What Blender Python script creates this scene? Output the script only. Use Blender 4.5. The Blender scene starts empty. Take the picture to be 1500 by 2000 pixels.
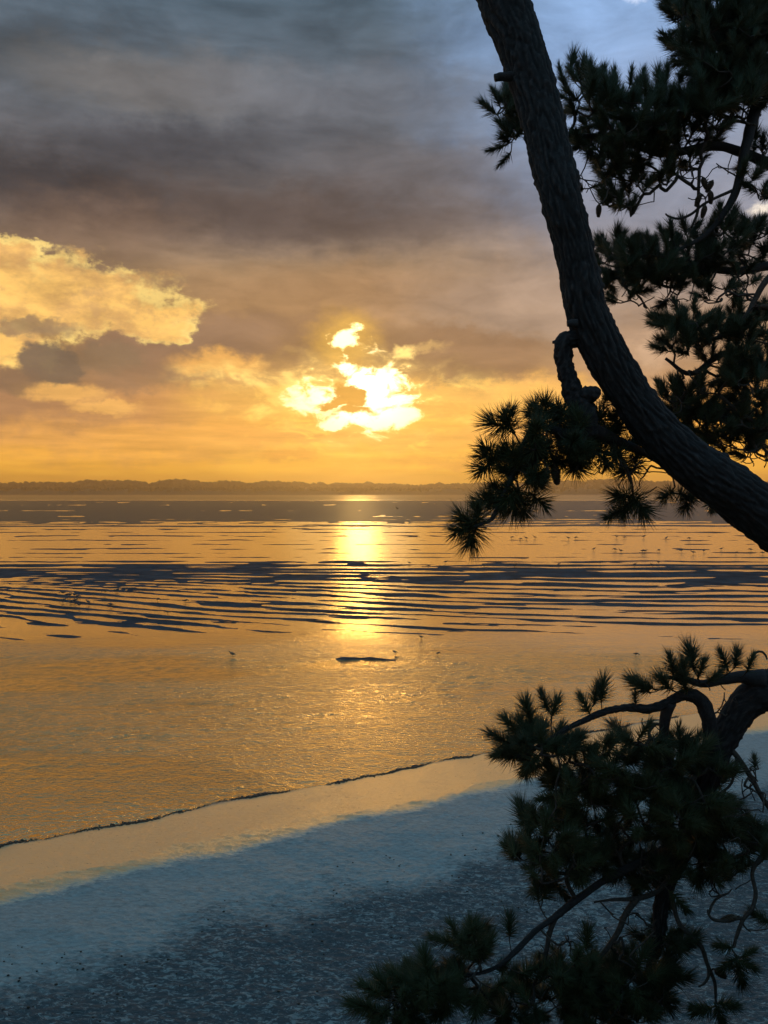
import bpy, math, random
import numpy as np
from mathutils import Vector, Matrix

random.seed(7)
rng = np.random.default_rng(11)
SC = bpy.context.scene
COL = SC.collection

# ------------------------------------------------------------------ camera
F = 1732.0                      # focal length in pixels of the 1500 x 2000 photograph
CAM_H = 10.0
PITCH = math.atan(43.0 / F)     # looking slightly down
cam_data = bpy.data.cameras.new('camera')
cam = bpy.data.objects.new('camera', cam_data)
COL.objects.link(cam)
cam.location = (0, 0, CAM_H)
cam.rotation_euler = (math.pi / 2 - PITCH, 0, 0)
cam_data.sensor_fit = 'VERTICAL'
cam_data.sensor_height = 24
cam_data.lens = 24 * F / 2000.0
cam_data.clip_start = 0.05
cam_data.clip_end = 30000
SC.camera = cam

def P(px, py, d):
    """world point seen at pixel (px, py) of the photograph, d metres ahead"""
    x = (px - 750) / F * d
    zc = (1000 - py) / F * d
    c, s = math.cos(PITCH), math.sin(PITCH)
    return Vector((x, d * c + zc * s, CAM_H + zc * c - d * s))

# ------------------------------------------------------------------ node maths helper
class X:
    """a float socket with arithmetic that builds Math nodes"""
    nt = None
    def __init__(self, s): self.s = s
    @staticmethod
    def m(op, *a, clamp=False):
        n = X.nt.nodes.new('ShaderNodeMath'); n.operation = op; n.use_clamp = clamp
        for i, v in enumerate(a):
            if isinstance(v, X): X.nt.links.new(v.s, n.inputs[i])
            else: n.inputs[i].default_value = float(v)
        return X(n.outputs[0])
    def __add__(s, o): return X.m('ADD', s, o)
    __radd__ = __add__
    def __sub__(s, o): return X.m('SUBTRACT', s, o)
    def __rsub__(s, o): return X.m('SUBTRACT', o, s)
    def __mul__(s, o): return X.m('MULTIPLY', s, o)
    __rmul__ = __mul__
    def __truediv__(s, o): return X.m('DIVIDE', s, o)
    def __pow__(s, o): return X.m('POWER', s, o)
def xmax(a, b): return X.m('MAXIMUM', a, b)
def xmin(a, b): return X.m('MINIMUM', a, b)
def xclamp(a): return X.m('ADD', a, 0.0, clamp=True)
def sstep(lo, hi, v):
    n = X.nt.nodes.new('ShaderNodeMapRange'); n.interpolation_type = 'SMOOTHSTEP'
    for k, q in (('Value', v), ('From Min', lo), ('From Max', hi)):
        if isinstance(q, X): X.nt.links.new(q.s, n.inputs[k])
        else: n.inputs[k].default_value = float(q)
    return X(n.outputs['Result'])
def cmix(f, a, b, mode='MIX'):
    n = X.nt.nodes.new('ShaderNodeMix'); n.data_type = 'RGBA'; n.blend_type = mode; n.clamp_factor = True
    for k, q in ((0, f), (6, a), (7, b)):
        if isinstance(q, X): X.nt.links.new(q.s, n.inputs[k])
        elif isinstance(q, bpy.types.NodeSocket): X.nt.links.new(q, n.inputs[k])
        elif k == 0: n.inputs[0].default_value = float(q)
        else: n.inputs[k].default_value = (q[0], q[1], q[2], 1)
    return n.outputs[2]
def scale_col(c, f):
    n = X.nt.nodes.new('ShaderNodeVectorMath'); n.operation = 'SCALE'
    X.nt.links.new(c, n.inputs[0])
    if isinstance(f, X): X.nt.links.new(f.s, n.inputs['Scale'])
    else: n.inputs['Scale'].default_value = f
    return n.outputs[0]
def combine(a, b, c):
    n = X.nt.nodes.new('ShaderNodeCombineXYZ')
    for i, q in enumerate((a, b, c)):
        if isinstance(q, X): X.nt.links.new(q.s, n.inputs[i])
        else: n.inputs[i].default_value = q
    return n.outputs[0]
def noise(vec, scale, detail=4, rough=0.5, dist=0.0):
    n = X.nt.nodes.new('ShaderNodeTexNoise')
    X.nt.links.new(vec, n.inputs['Vector'])
    n.inputs['Scale'].default_value = scale; n.inputs['Detail'].default_value = detail
    n.inputs['Roughness'].default_value = rough; n.inputs['Distortion'].default_value = dist
    return n
def nfac(*a, **k): return X(noise(*a, **k).outputs['Fac'])
def ramp(v, stops, interp='LINEAR'):
    n = X.nt.nodes.new('ShaderNodeValToRGB'); n.color_ramp.interpolation = interp
    X.nt.links.new(v.s, n.inputs[0])
    e = n.color_ramp.elements
    while len(e) > 1: e.remove(e[-1])
    e[0].position = stops[0][0]; e[0].color = (*stops[0][1], 1)
    for p, c in stops[1:]:
        q = e.new(p); q.color = (*c, 1)
    return n.outputs[0]
def lin(r, g, b):
    f = lambda v: (v / 255 / 12.92) if v / 255 <= 0.04045 else ((v / 255 + 0.055) / 1.055) ** 2.4
    return (f(r), f(g), f(b))

# ------------------------------------------------------------------ sky
SUN_AZ = math.atan((700 - 750) / F)
SUN_EL = math.radians(6.2)
world = bpy.data.worlds.new('World'); SC.world = world; world.use_nodes = True
X.nt = nt = world.node_tree
nt.nodes.clear()
tc = nt.nodes.new('ShaderNodeTexCoord'); sep = nt.nodes.new('ShaderNodeSeparateXYZ')
DIR = tc.outputs['Generated']
nt.links.new(DIR, sep.inputs[0])
dx, dy, dz = (X(sep.outputs[i]) for i in range(3))
D2 = 57.29578
az0 = X.m('ARCTAN2', dx, dy) * D2
el0 = X.m('ARCSINE', dz) * D2
def vscale(v, sx, sy, sz, off=(0, 0, 0)):
    n = nt.nodes.new('ShaderNodeVectorMath'); n.operation = 'MULTIPLY_ADD'
    nt.links.new(v, n.inputs[0]); n.inputs[1].default_value = (sx, sy, sz); n.inputs[2].default_value = off
    return n.outputs[0]
def seprgb(o):
    n = nt.nodes.new('ShaderNodeSeparateColor'); nt.links.new(o, n.inputs[0]); return [X(q) for q in n.outputs]
flat = vscale(DIR, 1, 1, 2.6)
w1 = seprgb(noise(flat, 4.5, 5, 0.55).outputs['Color'])      # large billows
w2 = seprgb(noise(vscale(DIR, 1, 1, 1.6, (3, 1, 7)), 22, 6, 0.62).outputs['Color'])      # ragged edges
w3 = seprgb(noise(vscale(DIR, 1, 1, 1.4, (5, 9, 2)), 60, 5, 0.65).outputs['Color'])     # fine shreds
az = az0 + (w1[0] - 0.5) * 5.0 + (w2[0] - 0.5) * 4.6 + (w3[0] - 0.5) * 1.5
el = el0 + (w1[1] - 0.5) * 2.4 + (w2[1] - 0.5) * 3.0 + (w3[1] - 0.5) * 1.1
azs = az0 + (w2[0] - 0.5) * 3.0 + (w3[0] - 0.5) * 1.6                # tighter warp for small shapes
els = el0 + (w2[1] - 0.5) * 1.9 + (w3[1] - 0.5) * 1.2
def adeg(px): return math.degrees(math.atan((px - 750) / F))
def edeg(px, py):
    a = math.atan((px - 750) / F)
    return math.degrees(math.atan((957 - py) / F * math.cos(a)))
K = 57.2958 / F
def blob(px, py, rx, ry, soft=0.5, A=None, E=None, rot=0.0):
    A = A or az; E = E or el
    u = A - adeg(px); v = E - edeg(px, py)
    if rot:
        c, s = math.cos(rot), math.sin(rot)
        u, v = u * c + v * s, v * c - u * s
    u = u * (1 / (rx * K)); v = v * (1 / (ry * K))
    return sstep(1 + soft, 1 - soft, X.m('SQRT', u * u + v * v))

# overall vertical colouring of the cloud cover (elevation 0..90 mapped 0..1, square-rooted for detail low down)
t = X.m('SQRT', xclamp(el0 * (1 / 90.0) + (w1[1] - 0.5) * 0.012))
T = lambda deg: math.sqrt(deg / 90.0)
base = ramp(t, [
    (0.0, lin(246, 176, 58)), (T(1.2), lin(250, 184, 64)), (T(2.6), lin(244, 178, 72)), (T(4.2), lin(232, 166, 76)),
    (T(6.2), lin(200, 146, 88)), (T(8.2), lin(152, 118, 76)), (T(11), lin(154, 120, 80)), (T(13.5), lin(140, 114, 86)),
    (T(16.5), lin(112, 100, 94)), (T(19.5), lin(92, 90, 93)), (T(23), lin(96, 100, 107)), (T(28), lin(82, 98, 112)),
    (T(36), lin(92, 130, 156)), (T(55), lin(98, 148, 178)), (T(90), lin(98, 152, 184))])
# Nishita sky seen through the thinner cover higher up
sky = nt.nodes.new('ShaderNodeTexSky'); sky.sky_type = 'NISHITA'; sky.sun_disc = False
sky.sun_elevation = SUN_EL; sky.sun_rotation = SUN_AZ; sky.dust_density = 2.0
clear = scale_col(sky.outputs[0], 0.075)
c = cmix(sstep(24, 60, el0) * 0.35, base, clear)
# away from the sunset the low cloud is grey-blue rather than gold
away = sstep(35, 110, X.m('ABSOLUTE', az0))
c = cmix(away * 0.9, c, ramp(t, [(0, lin(120, 118, 125)), (T(8), lin(100, 108, 124)), (T(30), lin(94, 132, 156)), (1, lin(98, 152, 184))]))
# broad soft bands
band = nfac(vscale(DIR, 1, 1, 4.2, (2, 5, 1)), 3.2, 4, 0.5)
band2 = nfac(vscale(DIR, 1.0, 1, 6.0, (9, 2, 4)), 7.0, 5, 0.55)
up = sstep(5.5, 12, el0)
band3 = nfac(vscale(DIR, 1.0, 1, 2.6, (1, 7, 4)), 13.0, 7, 0.6, 0.4)
c = scale_col(c, 1 + up * ((band - 0.5) * 1.3 + (band2 - 0.5) * 1.3))
c = cmix(up * sstep(0.46, 0.66, band2), c, scale_col(c, 0.68))
def lay(m, col, amt=1.0):
    global c
    c = cmix(m * amt, c, col)
lay(blob(1290, 60, 330, 250, 0.7), lin(134, 164, 206), 0.95)
lay(blob(1400, 380, 330, 210, 0.7), lin(140, 138, 146), 0.6)
lay(blob(30, 120, 330, 60, 0.8), lin(52, 60, 68), 0.75)
lay(blob(330, 175, 230, 45, 0.9), lin(120, 112, 104), 0.6)
lay(blob(640, 195, 330, 40, 0.9), lin(104, 106, 114), 0.6)
lay(blob(70, 370, 290, 55, 0.7), lin(50, 48, 52), 0.85)
lay(blob(330, 300, 200, 40, 0.7), lin(60, 59, 64), 0.75)
lay(blob(600, 425, 300, 50, 0.7), lin(84, 72, 68), 0.8)
lay(blob(620, 270, 130, 30, 0.8), lin(84, 84, 90), 0.5)
lay(blob(820, 350, 170, 50, 0.8), lin(112, 106, 108), 0.5)
lay(blob(180, 455, 170, 55, 0.8), lin(118, 94, 78), 0.6)
lay(blob(700, 590, 330, 55, 0.8), lin(166, 128, 92), 0.7)
lay(blob(1060, 600, 220, 90, 0.8), lin(166, 142, 124), 0.7)
lay(blob(1260, 700, 130, 60, 0.8), lin(182, 146, 116), 0.8)
# heavier cloud over the sun and at lower left
lay(blob(560, 665, 300, 45, 0.5), lin(140, 108, 80), 0.75)
lay(blob(930, 700, 170, 52, 0.35), lin(142, 110, 82), 0.9)
lay(blob(330, 720, 150, 50, 0.5), lin(150, 114, 84), 0.8)
lay(blob(60, 790, 230, 60, 0.5), lin(148, 112, 88), 0.9)
lay(blob(300, 690, 130, 60, 0.4), lin(136, 106, 84), 0.9)
lay(blob(420, 660, 120, 40, 0.5), lin(140, 110, 86), 0.8)
lay(blob(350, 790, 180, 40, 0.5), lin(190, 138, 88), 0.8)
# the break in the cloud on the left
gapn = w2[2]
gapf = xmax(xmax(blob(100, 580, 225, 64, 0.6), blob(280, 625, 95, 40, 0.6)), xmax(blob(0, 500, 80, 36, 0.7), blob(20, 665, 75, 45, 0.7)))
gap = sstep(0.05, 0.45, gapf) * sstep(0.16, 0.92, gapf + (w2[2] - 0.5) * 1.5 + (w3[2] - 0.5) * 1.0)
gtex = nfac(vscale(DIR, 1, 1, 1.8, (1, 8, 3)), 16, 5, 0.6)
gcol = cmix(sstep(0.36, 0.62, gtex), lin(196, 150, 92), lin(248, 194, 106))
lay(gap, gcol, 0.92)
gapshade = gap * sstep(0.50, 0.66, w2[0] * 0.5 + w3[2] * 0.5)
lay(gapshade, lin(196, 152, 98), 0.8)
edge = gap * (1 - gap) * 4
lay(edge * sstep(0.42, 0.6, w2[1]), lin(255, 222, 130), 0.6)
low = xmax(blob(120, 765, 75, 20, 0.5, azs, els), blob(215, 795, 60, 14, 0.5, azs, els))
lay(low, lin(226, 172, 98), 0.8)
lay(blob(100, 712, 66, 38, 0.2, azs, els), lin(104, 90, 78), 0.95)
lay(blob(225, 700, 62, 26, 0.3, azs, els), lin(126, 104, 82), 0.85)
lay(blob(262, 740, 90, 22, 0.5, azs, els), lin(138, 108, 84), 0.7)
lay(blob(60, 640, 80, 14, 0.4, azs, els), lin(140, 114, 88), 0.8)
lay(blob(20, 745, 50, 24, 0.4, azs, els), lin(112, 92, 78), 0.8)
# glow beneath the deck round the sun: its top edge is the cloud base
sunu = (az0 - adeg(700)) * (1 / (K * 1.0)); sunv = (el0 - edeg(700, 780)) * (1 / K)
rad = X.m('SQRT', sunu * sunu + sunv * sunv * 2.2)
base_edge = sstep(edeg(900, 738), edeg(900, 764), els + (w1[2] - 0.5) * 1.4)
right_e = sstep(edeg(900, 738), edeg(900, 760), els * 1.0 + (w1[2] - 0.5) * 0.5)
below = xmax(right_e * sstep(690, 760, sunu + 700), base_edge)
wide = X.m('EXPONENT', rad * (-1 / 330.0)); wide2 = X.m('EXPONENT', rad * (-1 / 120.0))
ftex = nfac(vscale(DIR, 1, 1, 2.4, (4, 4, 9)), 13, 7, 0.62, 0.6)
ftex2 = nfac(vscale(DIR, 1, 1, 1.7, (6, 2, 5)), 30, 6, 0.62, 0.9)
lace = sstep(0.42, 0.62, ftex * 0.6 + ftex2 * 0.4)
winx = sstep(-420, -250, sunu) * sstep(620, 330, sunu)
lay(below * winx * xclamp(wide * 1.5) * (0.45 + 0.55 * lace), lin(246, 192, 82), 0.9)
lay(blob(430, 712, 75, 22, 0.5, azs, els) , lin(238, 176, 92), 0.8)
lay(blob(1040, 770, 120, 30, 0.6, azs, els), lin(248, 190, 104), 0.6)
ring = xmax(xmax(blob(738, 762, 66, 40, 0.35, azs, els), blob(600, 792, 90, 30, 0.45, azs, els, -0.25)),
            xmax(blob(700, 815, 120, 20, 0.45, azs, els), xmax(blob(760, 790, 60, 36, 0.4, azs, els), blob(690, 725, 34, 20, 0.5, azs, els))))
halo = xmax(blob(705, 785, 225, 78, 0.5, azs, els), blob(540, 742, 160, 26, 0.6, azs, els))
lay(halo * (0.15 + 0.85 * lace), (1.10, 0.74, 0.22), 0.85)
lay(blob(1000, 855, 120, 32, 0.7, azs, els), lin(232, 170, 92), 0.7)
lay(blob(800, 860, 110, 24, 0.6, azs, els), lin(224, 164, 84), 0.6)
lay(blob(250, 860, 330, 34, 0.7), lin(214, 156, 86), 0.7)
lay(blob(560, 888, 60, 10, 0.6, azs, els), lin(218, 154, 74), 0.7)
lay(blob(560, 845, 150, 22, 0.6, azs, els), lin(222, 160, 84), 0.7)
lay(blob(850, 800, 60, 16, 0.5, azs, els), lin(226, 164, 84), 0.7)
lay(blob(870, 905, 130, 12, 0.7, azs, els), lin(218, 154, 76), 0.6)
lay(blob(1040, 830, 90, 26, 0.6, azs, els), lin(220, 160, 92), 0.6)
strk = nfac(vscale(DIR, 1, 1, 9.0, (2, 3, 3)), 12, 5, 0.6)
c = scale_col(c, 1 + sstep(9, 3, el0) * ((strk - 0.5) * 0.9))
lowlace = sstep(0.52, 0.66, nfac(vscale(DIR, 1, 1, 3.6, (8, 8, 1)), 17, 6, 0.6, 0.8))
lay(blob(740, 850, 230, 38, 0.6, azs, els) * lowlace, lin(255, 208, 98), 0.8)
# sun burning through: brighter than white, the only very bright part of the sky
cu = (az0 - adeg(715)) * (1 / K); cv = (el0 - edeg(715, 768)) * (1 / K)
cr = X.m('SQRT', cu * cu + cv * cv * 2.0)
fwin = X.m('EXPONENT', cr * (-1 / 210.0))
fld = ring * 0.75 + halo * 0.30 + (ftex2 - 0.5) * 2.8 + (ftex - 0.5) * 2.2
fld = fld - sstep(120, 260, cr) * 3.0
yel = sstep(0.30, 0.75, fld); core = sstep(0.44, 1.0, fld)
c = cmix(yel * 0.85, c, (1.15, 0.78, 0.24))
dark = xmax(blob(684, 778, 40, 24, 0.22, azs, els), xmax(blob(650, 788, 40, 10, 0.3, azs, els), blob(690, 806, 42, 9, 0.5, azs, els)))
core = core * (1 - dark)
hole1 = blob(671, 666, 26, 22, 0.25, azs, els); hole2 = blob(789, 691, 18, 11, 0.8, azs, els)
hole3 = blob(830, 683, 34, 9, 0.7, azs, els)
lay(blob(671, 668, 55, 48, 0.7, azs, els), lin(222, 170, 74), 0.75)
lay(hole3, lin(206, 166, 104), 0.7)
lay(dark, lin(196, 142, 62), 0.92)
c = cmix(core, c, scale_col(cmix(0, (3.6, 2.8, 1.7), (1, 1, 1)), 0.30 + 1.0 * X.m('EXPONENT', cr * (-1 / 60.0))))
c = cmix(hole1, c, (2.6, 2.0, 0.80))
c = cmix(hole2, c, (1.2, 0.80, 0.25))
lay(blob(1478, 408, 16, 13, 0.8, azs, els), lin(240, 225, 205), 0.8)
lay(blob(1230, 2, 14, 8, 0.9, azs, els), lin(200, 212, 235), 0.8)
lay(blob(1272, 690, 30, 26, 0.8, azs, els), lin(214, 178, 146), 0.6)
c = scale_col(c, 1 + sstep(2, 9, el0) * (band3 - 0.5) * 1.0)
c = scale_col(c, 1 + sstep(9.5, 5.0, el0) * sstep(75, 30, X.m('ABSOLUTE', az0)) * 0.10)
c = cmix(sstep(10, 5, el0) * 0.5, c, cmix(1.0, c, (1.0, 0.93, 0.72), 'MULTIPLY'))
bg = nt.nodes.new('ShaderNodeBackground'); nt.links.new(c, bg.inputs[0]); bg.inputs[1].default_value = 1.0
wo = nt.nodes.new('ShaderNodeOutputWorld'); nt.links.new(bg.outputs[0], wo.inputs[0])
world.cycles.sampling_method = 'MANUAL'; world.cycles.sample_map_resolution = 1024

# ------------------------------------------------------------------ sun, exposure
sl = bpy.data.lights.new('sun', 'SUN'); sun = bpy.data.objects.new('sun', sl); COL.objects.link(sun)
sl.energy = 0.04; sl.angle = math.radians(2.0); sl.color = (1.0, 0.58, 0.17)
sdir = Vector((math.sin(SUN_AZ) * math.cos(SUN_EL), math.cos(SUN_AZ) * math.cos(SUN_EL), math.sin(SUN_EL)))
sun.rotation_euler = sdir.to_track_quat('Z', 'Y').to_euler()
vs = SC.view_settings
vs.view_transform = 'Standard'; vs.look = 'None'; vs.exposure = 0.35; vs.gamma = 1.0; vs.use_curve_mapping = False
SC.cycles.use_denoising = True
SC.cycles.max_bounces = 6; SC.cycles.diffuse_bounces = 2; SC.cycles.glossy_bounces = 3
SC.cycles.volume_bounces = 1; SC.cycles.transparent_max_bounces = 4

# ------------------------------------------------------------------ numpy noise
_perm = np.random.default_rng(5).permutation(4096).astype(np.int64)
def _h(ix, iy, iz):
    return _perm[(_perm[(_perm[ix & 4095] + iy) & 4095] + iz) & 4095]
_g = np.random.default_rng(6).normal(size=(4096, 3)); _g /= np.linalg.norm(_g, axis=1)[:, None]
def pn(x, y, z=0.0):
    """gradient noise, about -0.7..0.7"""
    x, y, z = np.broadcast_arrays(np.asarray(x, float), y, z)
    xi, yi, zi = np.floor(x).astype(np.int64), np.floor(y).astype(np.int64), np.floor(z).astype(np.int64)
    fx, fy, fz = x - xi, y - yi, z - zi
    u, v, w = (q * q * q * (q * (q * 6 - 15) + 10) for q in (fx, fy, fz))
    r = 0
    planar = bool(np.all(z == 0))
    for a in (0, 1):
        for b in (0, 1):
            for cc in ((0,) if planar else (0, 1)):
                g = _g[_h(xi + a, yi + b, zi + cc)]
                d = g[..., 0] * (fx - a) + g[..., 1] * (fy - b) + (0 if planar else g[..., 2] * (fz - cc))
                r = r + d * (u if a else 1 - u) * (v if b else 1 - v) * (1 if planar else (w if cc else 1 - w))
    return r
def fbm(x, y, z=0.0, oct=4, gain=0.5):
    r, a = 0, 1.0
    for k in range(oct):
        r = r + a * pn(x * 2 ** k + 17.3 * k, y * 2 ** k + 5.1 * k, z if np.isscalar(z) and z == 0 else z * 2 ** k)
        a *= gain
    return r
def ss(a, b, x):
    q = np.clip((x - a) / (b - a), 0, 1); return q * q * (3 - 2 * q)

# ------------------------------------------------------------------ mesh helpers
def mesh_np(name, V, Q, smooth=True, tris=False):
    k = 3 if tris else 4
    me = bpy.data.meshes.new(name)
    V = np.asarray(V, np.float32); Q = np.asarray(Q, np.int32)
    me.vertices.add(len(V)); me.vertices.foreach_set('co', V.ravel())
    me.loops.add(Q.size); me.loops.foreach_set('vertex_index', Q.ravel())
    me.polygons.add(len(Q)); me.polygons.foreach_set('loop_start', np.arange(0, Q.size, k, dtype=np.int32))
    me.polygons.foreach_set('loop_total', np.full(len(Q), k, np.int32))
    me.update(calc_edges=True)
    if smooth: me.polygons.foreach_set('use_smooth', np.ones(len(Q), bool))
    return me
def link(name, me, mat=None, parent=None, label=None, cat=None, group=None, kind=None, loc=None):
    o = bpy.data.objects.new(name, me); COL.objects.link(o)
    if mat is not None and me is not None and not me.materials: me.materials.append(mat)
    if parent is not None: o.parent = parent
    if loc is not None: o.location = loc
    for k, v in (('label', label), ('category', cat), ('group', group), ('kind', kind)):
        if v: o[k] = v
    return o
def grid_faces(nr, nc):
    i = np.arange(nr - 1)[:, None] * nc + np.arange(nc - 1)[None, :]
    return np.stack([i, i + 1, i + nc + 1, i + nc], -1).reshape(-1, 4)

# ------------------------------------------------------------------ materials
def mat(name):
    m = bpy.data.materials.new(name); m.use_nodes = True
    nt = m.node_tree; b = nt.nodes['Principled BSDF']
    X.nt = nt
    tc = nt.nodes.new('ShaderNodeTexCoord')
    return m, nt, b, tc.outputs['Object']
def setv(b, **k):
    for n, v in k.items():
        i = b.inputs[n.replace('_', ' ')]
        if isinstance(v, X): X.nt.links.new(v.s, i)
        elif isinstance(v, bpy.types.NodeSocket): X.nt.links.new(v, i)
        elif isinstance(v, tuple): i.default_value = (*v, 1)
        else: i.default_value = v
def bump(h, strength, dist, normal=None):
    n = X.nt.nodes.new('ShaderNodeBump'); X.nt.links.new(h.s, n.inputs['Height'])
    if isinstance(strength, X): X.nt.links.new(strength.s, n.inputs['Strength'])
    else: n.inputs['Strength'].default_value = strength
    n.inputs['Distance'].default_value = dist
    if normal is not None: X.nt.links.new(normal, n.inputs['Normal'])
    return n.outputs[0]
def vmul(v, sx, sy, sz, off=(0, 0, 0)):
    n = X.nt.nodes.new('ShaderNodeVectorMath'); n.operation = 'MULTIPLY_ADD'
    X.nt.links.new(v, n.inputs[0]); n.inputs[1].default_value = (sx, sy, sz); n.inputs[2].default_value = off
    return n.outputs[0]
def xyz(v):
    n = X.nt.nodes.new('ShaderNodeSeparateXYZ'); X.nt.links.new(v, n.inputs[0]); return [X(o) for o in n.outputs]

def waterline(Xn): return 31.1 + 0.6 * Xn - 0.0016 * Xn * Xn * np.sign(Xn) * (np.abs(Xn) < 60)

# water
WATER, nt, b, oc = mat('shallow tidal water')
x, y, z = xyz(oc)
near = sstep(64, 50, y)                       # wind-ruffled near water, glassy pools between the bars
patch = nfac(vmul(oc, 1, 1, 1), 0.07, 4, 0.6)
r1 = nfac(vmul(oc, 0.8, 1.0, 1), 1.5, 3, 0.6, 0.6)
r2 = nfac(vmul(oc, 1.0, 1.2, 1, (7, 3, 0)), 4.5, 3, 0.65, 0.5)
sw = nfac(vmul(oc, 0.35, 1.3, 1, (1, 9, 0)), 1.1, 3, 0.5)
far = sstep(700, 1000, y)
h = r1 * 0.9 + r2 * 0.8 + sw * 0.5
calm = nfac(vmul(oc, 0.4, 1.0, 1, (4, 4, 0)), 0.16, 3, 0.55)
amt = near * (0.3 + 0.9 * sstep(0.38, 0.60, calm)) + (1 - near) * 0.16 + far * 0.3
setv(b, Specular_Tint=(1.0, 0.89, 0.66), Metallic=1.0, Base_Color=cmix(far, cmix(near, (0.74, 0.62, 0.42), (0.62, 0.49, 0.27)), (0.20, 0.17, 0.13)), Roughness=0.17 - near * 0.02 + far * 0.14, IOR=3.6 - far * 1.4,  # gold base and tint stand in for the reflected sunset sky
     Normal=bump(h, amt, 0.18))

# tidal mud and sand: one sheet, wet low ground dark and glossy, the spit pale sand
SAND, nt, b, oc = mat('tidal mud and sand')
x, y, z = xyz(oc)
wl = x * 0.6 + 31.1
s_ = (y - wl) * 0.857
n1 = nfac(vmul(oc, 1, 1, 1), 0.35, 5, 0.6); n2 = nfac(vmul(oc, 1, 2.2, 1), 5.5, 4, 0.65, 0.5)
n3 = nfac(vmul(oc, 1, 1.7, 1), 9, 4, 0.65, 0.6)
spit = sstep(0.6, -0.3, s_)
mud = ramp(n1, [(0.3, (0.035, 0.038, 0.044)), (0.7, (0.10, 0.108, 0.12))])
farm = ramp(n1, [(0.3, (0.070, 0.056, 0.042)), (0.7, (0.11, 0.088, 0.064))])
mud = cmix(sstep(200, 300, y), mud, farm)
sandc = ramp(n2, [(0.3, (0.22, 0.245, 0.235)), (0.7, (0.42, 0.455, 0.44))])
weed = sstep(-7.2, -8.6, s_ + (n1 - 0.5) * 4.5 + (n2 - 0.5) * 1.6)      # rippled, weedy lower flat
n4 = nfac(vmul(oc, 1, 1.9, 1, (3, 3, 0)), 5.0, 5, 0.72, 1.2)
weed_shade = weed * sstep(0.40, 0.49, n4 + (n1 - 0.5) * 0.25)
sandc = cmix(weed * 0.3, sandc, (0.30, 0.33, 0.33))
sandc = cmix(weed_shade * 0.9, sandc, (0.052, 0.066, 0.076))  # dark weed, with the ripples' shading also put into the colour
sandc = cmix(sstep(0.60, 0.68, n3) * 0.6, sandc, (0.52, 0.55, 0.54))
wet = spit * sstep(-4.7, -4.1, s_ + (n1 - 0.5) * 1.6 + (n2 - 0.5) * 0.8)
sandc = cmix(wet * 0.9, sandc, (0.95, 0.78, 0.46))  # reflected gold of the low sky painted over the wet strip
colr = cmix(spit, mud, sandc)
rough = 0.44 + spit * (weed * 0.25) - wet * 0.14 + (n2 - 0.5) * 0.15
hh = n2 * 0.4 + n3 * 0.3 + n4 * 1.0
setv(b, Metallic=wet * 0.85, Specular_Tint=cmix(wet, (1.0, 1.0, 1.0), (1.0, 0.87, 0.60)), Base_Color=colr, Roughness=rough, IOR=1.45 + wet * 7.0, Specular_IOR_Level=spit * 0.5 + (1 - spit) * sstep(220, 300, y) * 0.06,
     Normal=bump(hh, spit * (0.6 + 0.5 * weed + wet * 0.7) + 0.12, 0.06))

GRASS, nt, b, oc = mat('bluff turf and earth')
n1 = nfac(vmul(oc, 1, 1, 1), 2.5, 6, 0.65)
setv(b, Base_Color=ramp(n1, [(0.3, (0.05, 0.045, 0.03)), (0.6, (0.05, 0.07, 0.025))]), Roughness=0.9, Normal=bump(n1, 0.6, 0.1))

HILL, nt, b, oc = mat('far fields')
n1 = nfac(vmul(oc, 0.01, 0.01, 0.01), 1, 4, 0.6)
setv(b, Base_Color=ramp(n1, [(0.3, (0.05, 0.055, 0.03)), (0.7, (0.09, 0.09, 0.05))]), Roughness=0.9)
WOOD, nt, b, oc = mat('far woodland')
n1 = nfac(vmul(oc, 0.1, 0.1, 0.1), 1, 4, 0.6)
setv(b, Base_Color=ramp(n1, [(0.3, (0.025, 0.03, 0.015)), (0.7, (0.05, 0.06, 0.03))]), Roughness=0.9)

BARK, nt, b, oc = mat('pine bark')
n1 = nfac(oc, 9, 6, 0.65); n2 = nfac(oc, 60, 4, 0.7)
geo = nt.nodes.new('ShaderNodeNewGeometry'); pt = sstep(0.44, 0.58, X(geo.outputs['Pointiness']))
setv(b, Base_Color=ramp(n1 * 0.3 + n2 * 0.25 + pt * 0.45, [(0.3, (0.010, 0.008, 0.008)), (0.52, (0.016, 0.013, 0.013)), (0.8, (0.050, 0.042, 0.042))]),
     Roughness=0.85, Normal=bump(n1 * 0.5 + n2 * 0.5, 0.8, 0.012))
TWIG, nt, b, oc = mat('pine twig bark')
n2 = nfac(oc, 80, 3, 0.6)
setv(b, Base_Color=ramp(n2, [(0.3, (0.035, 0.026, 0.020)), (0.7, (0.085, 0.062, 0.048))]), Roughness=0.85)
LEAF, nt, b, oc = mat('pine needles')
oi = nt.nodes.new('ShaderNodeObjectInfo')
n2 = nfac(oc, 14, 2, 0.5)
setv(b, Base_Color=cmix(X(oi.outputs['Random']) * 0.7 + n2 * 0.3, (0.022, 0.032, 0.010), (0.055, 0.062, 0.018)), Roughness=0.5, Specular_IOR_Level=0.35)
CONE, nt, b, oc = mat('cone scales')
n2 = nfac(oc, 60, 3, 0.6)
setv(b, Base_Color=ramp(n2, [(0.3, (0.05, 0.032, 0.02)), (0.7, (0.12, 0.08, 0.05))]), Roughness=0.8)
FEATHER, nt, b, oc = mat('dark plumage')
n2 = nfac(oc, 30, 3, 0.6)
setv(b, Base_Color=ramp(n2, [(0.3, (0.05, 0.045, 0.04)), (0.7, (0.12, 0.11, 0.10))]), Roughness=0.7)
WEED, nt, b, oc = mat('seaweed')
n2 = nfac(oc, 20, 3, 0.6)
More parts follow.
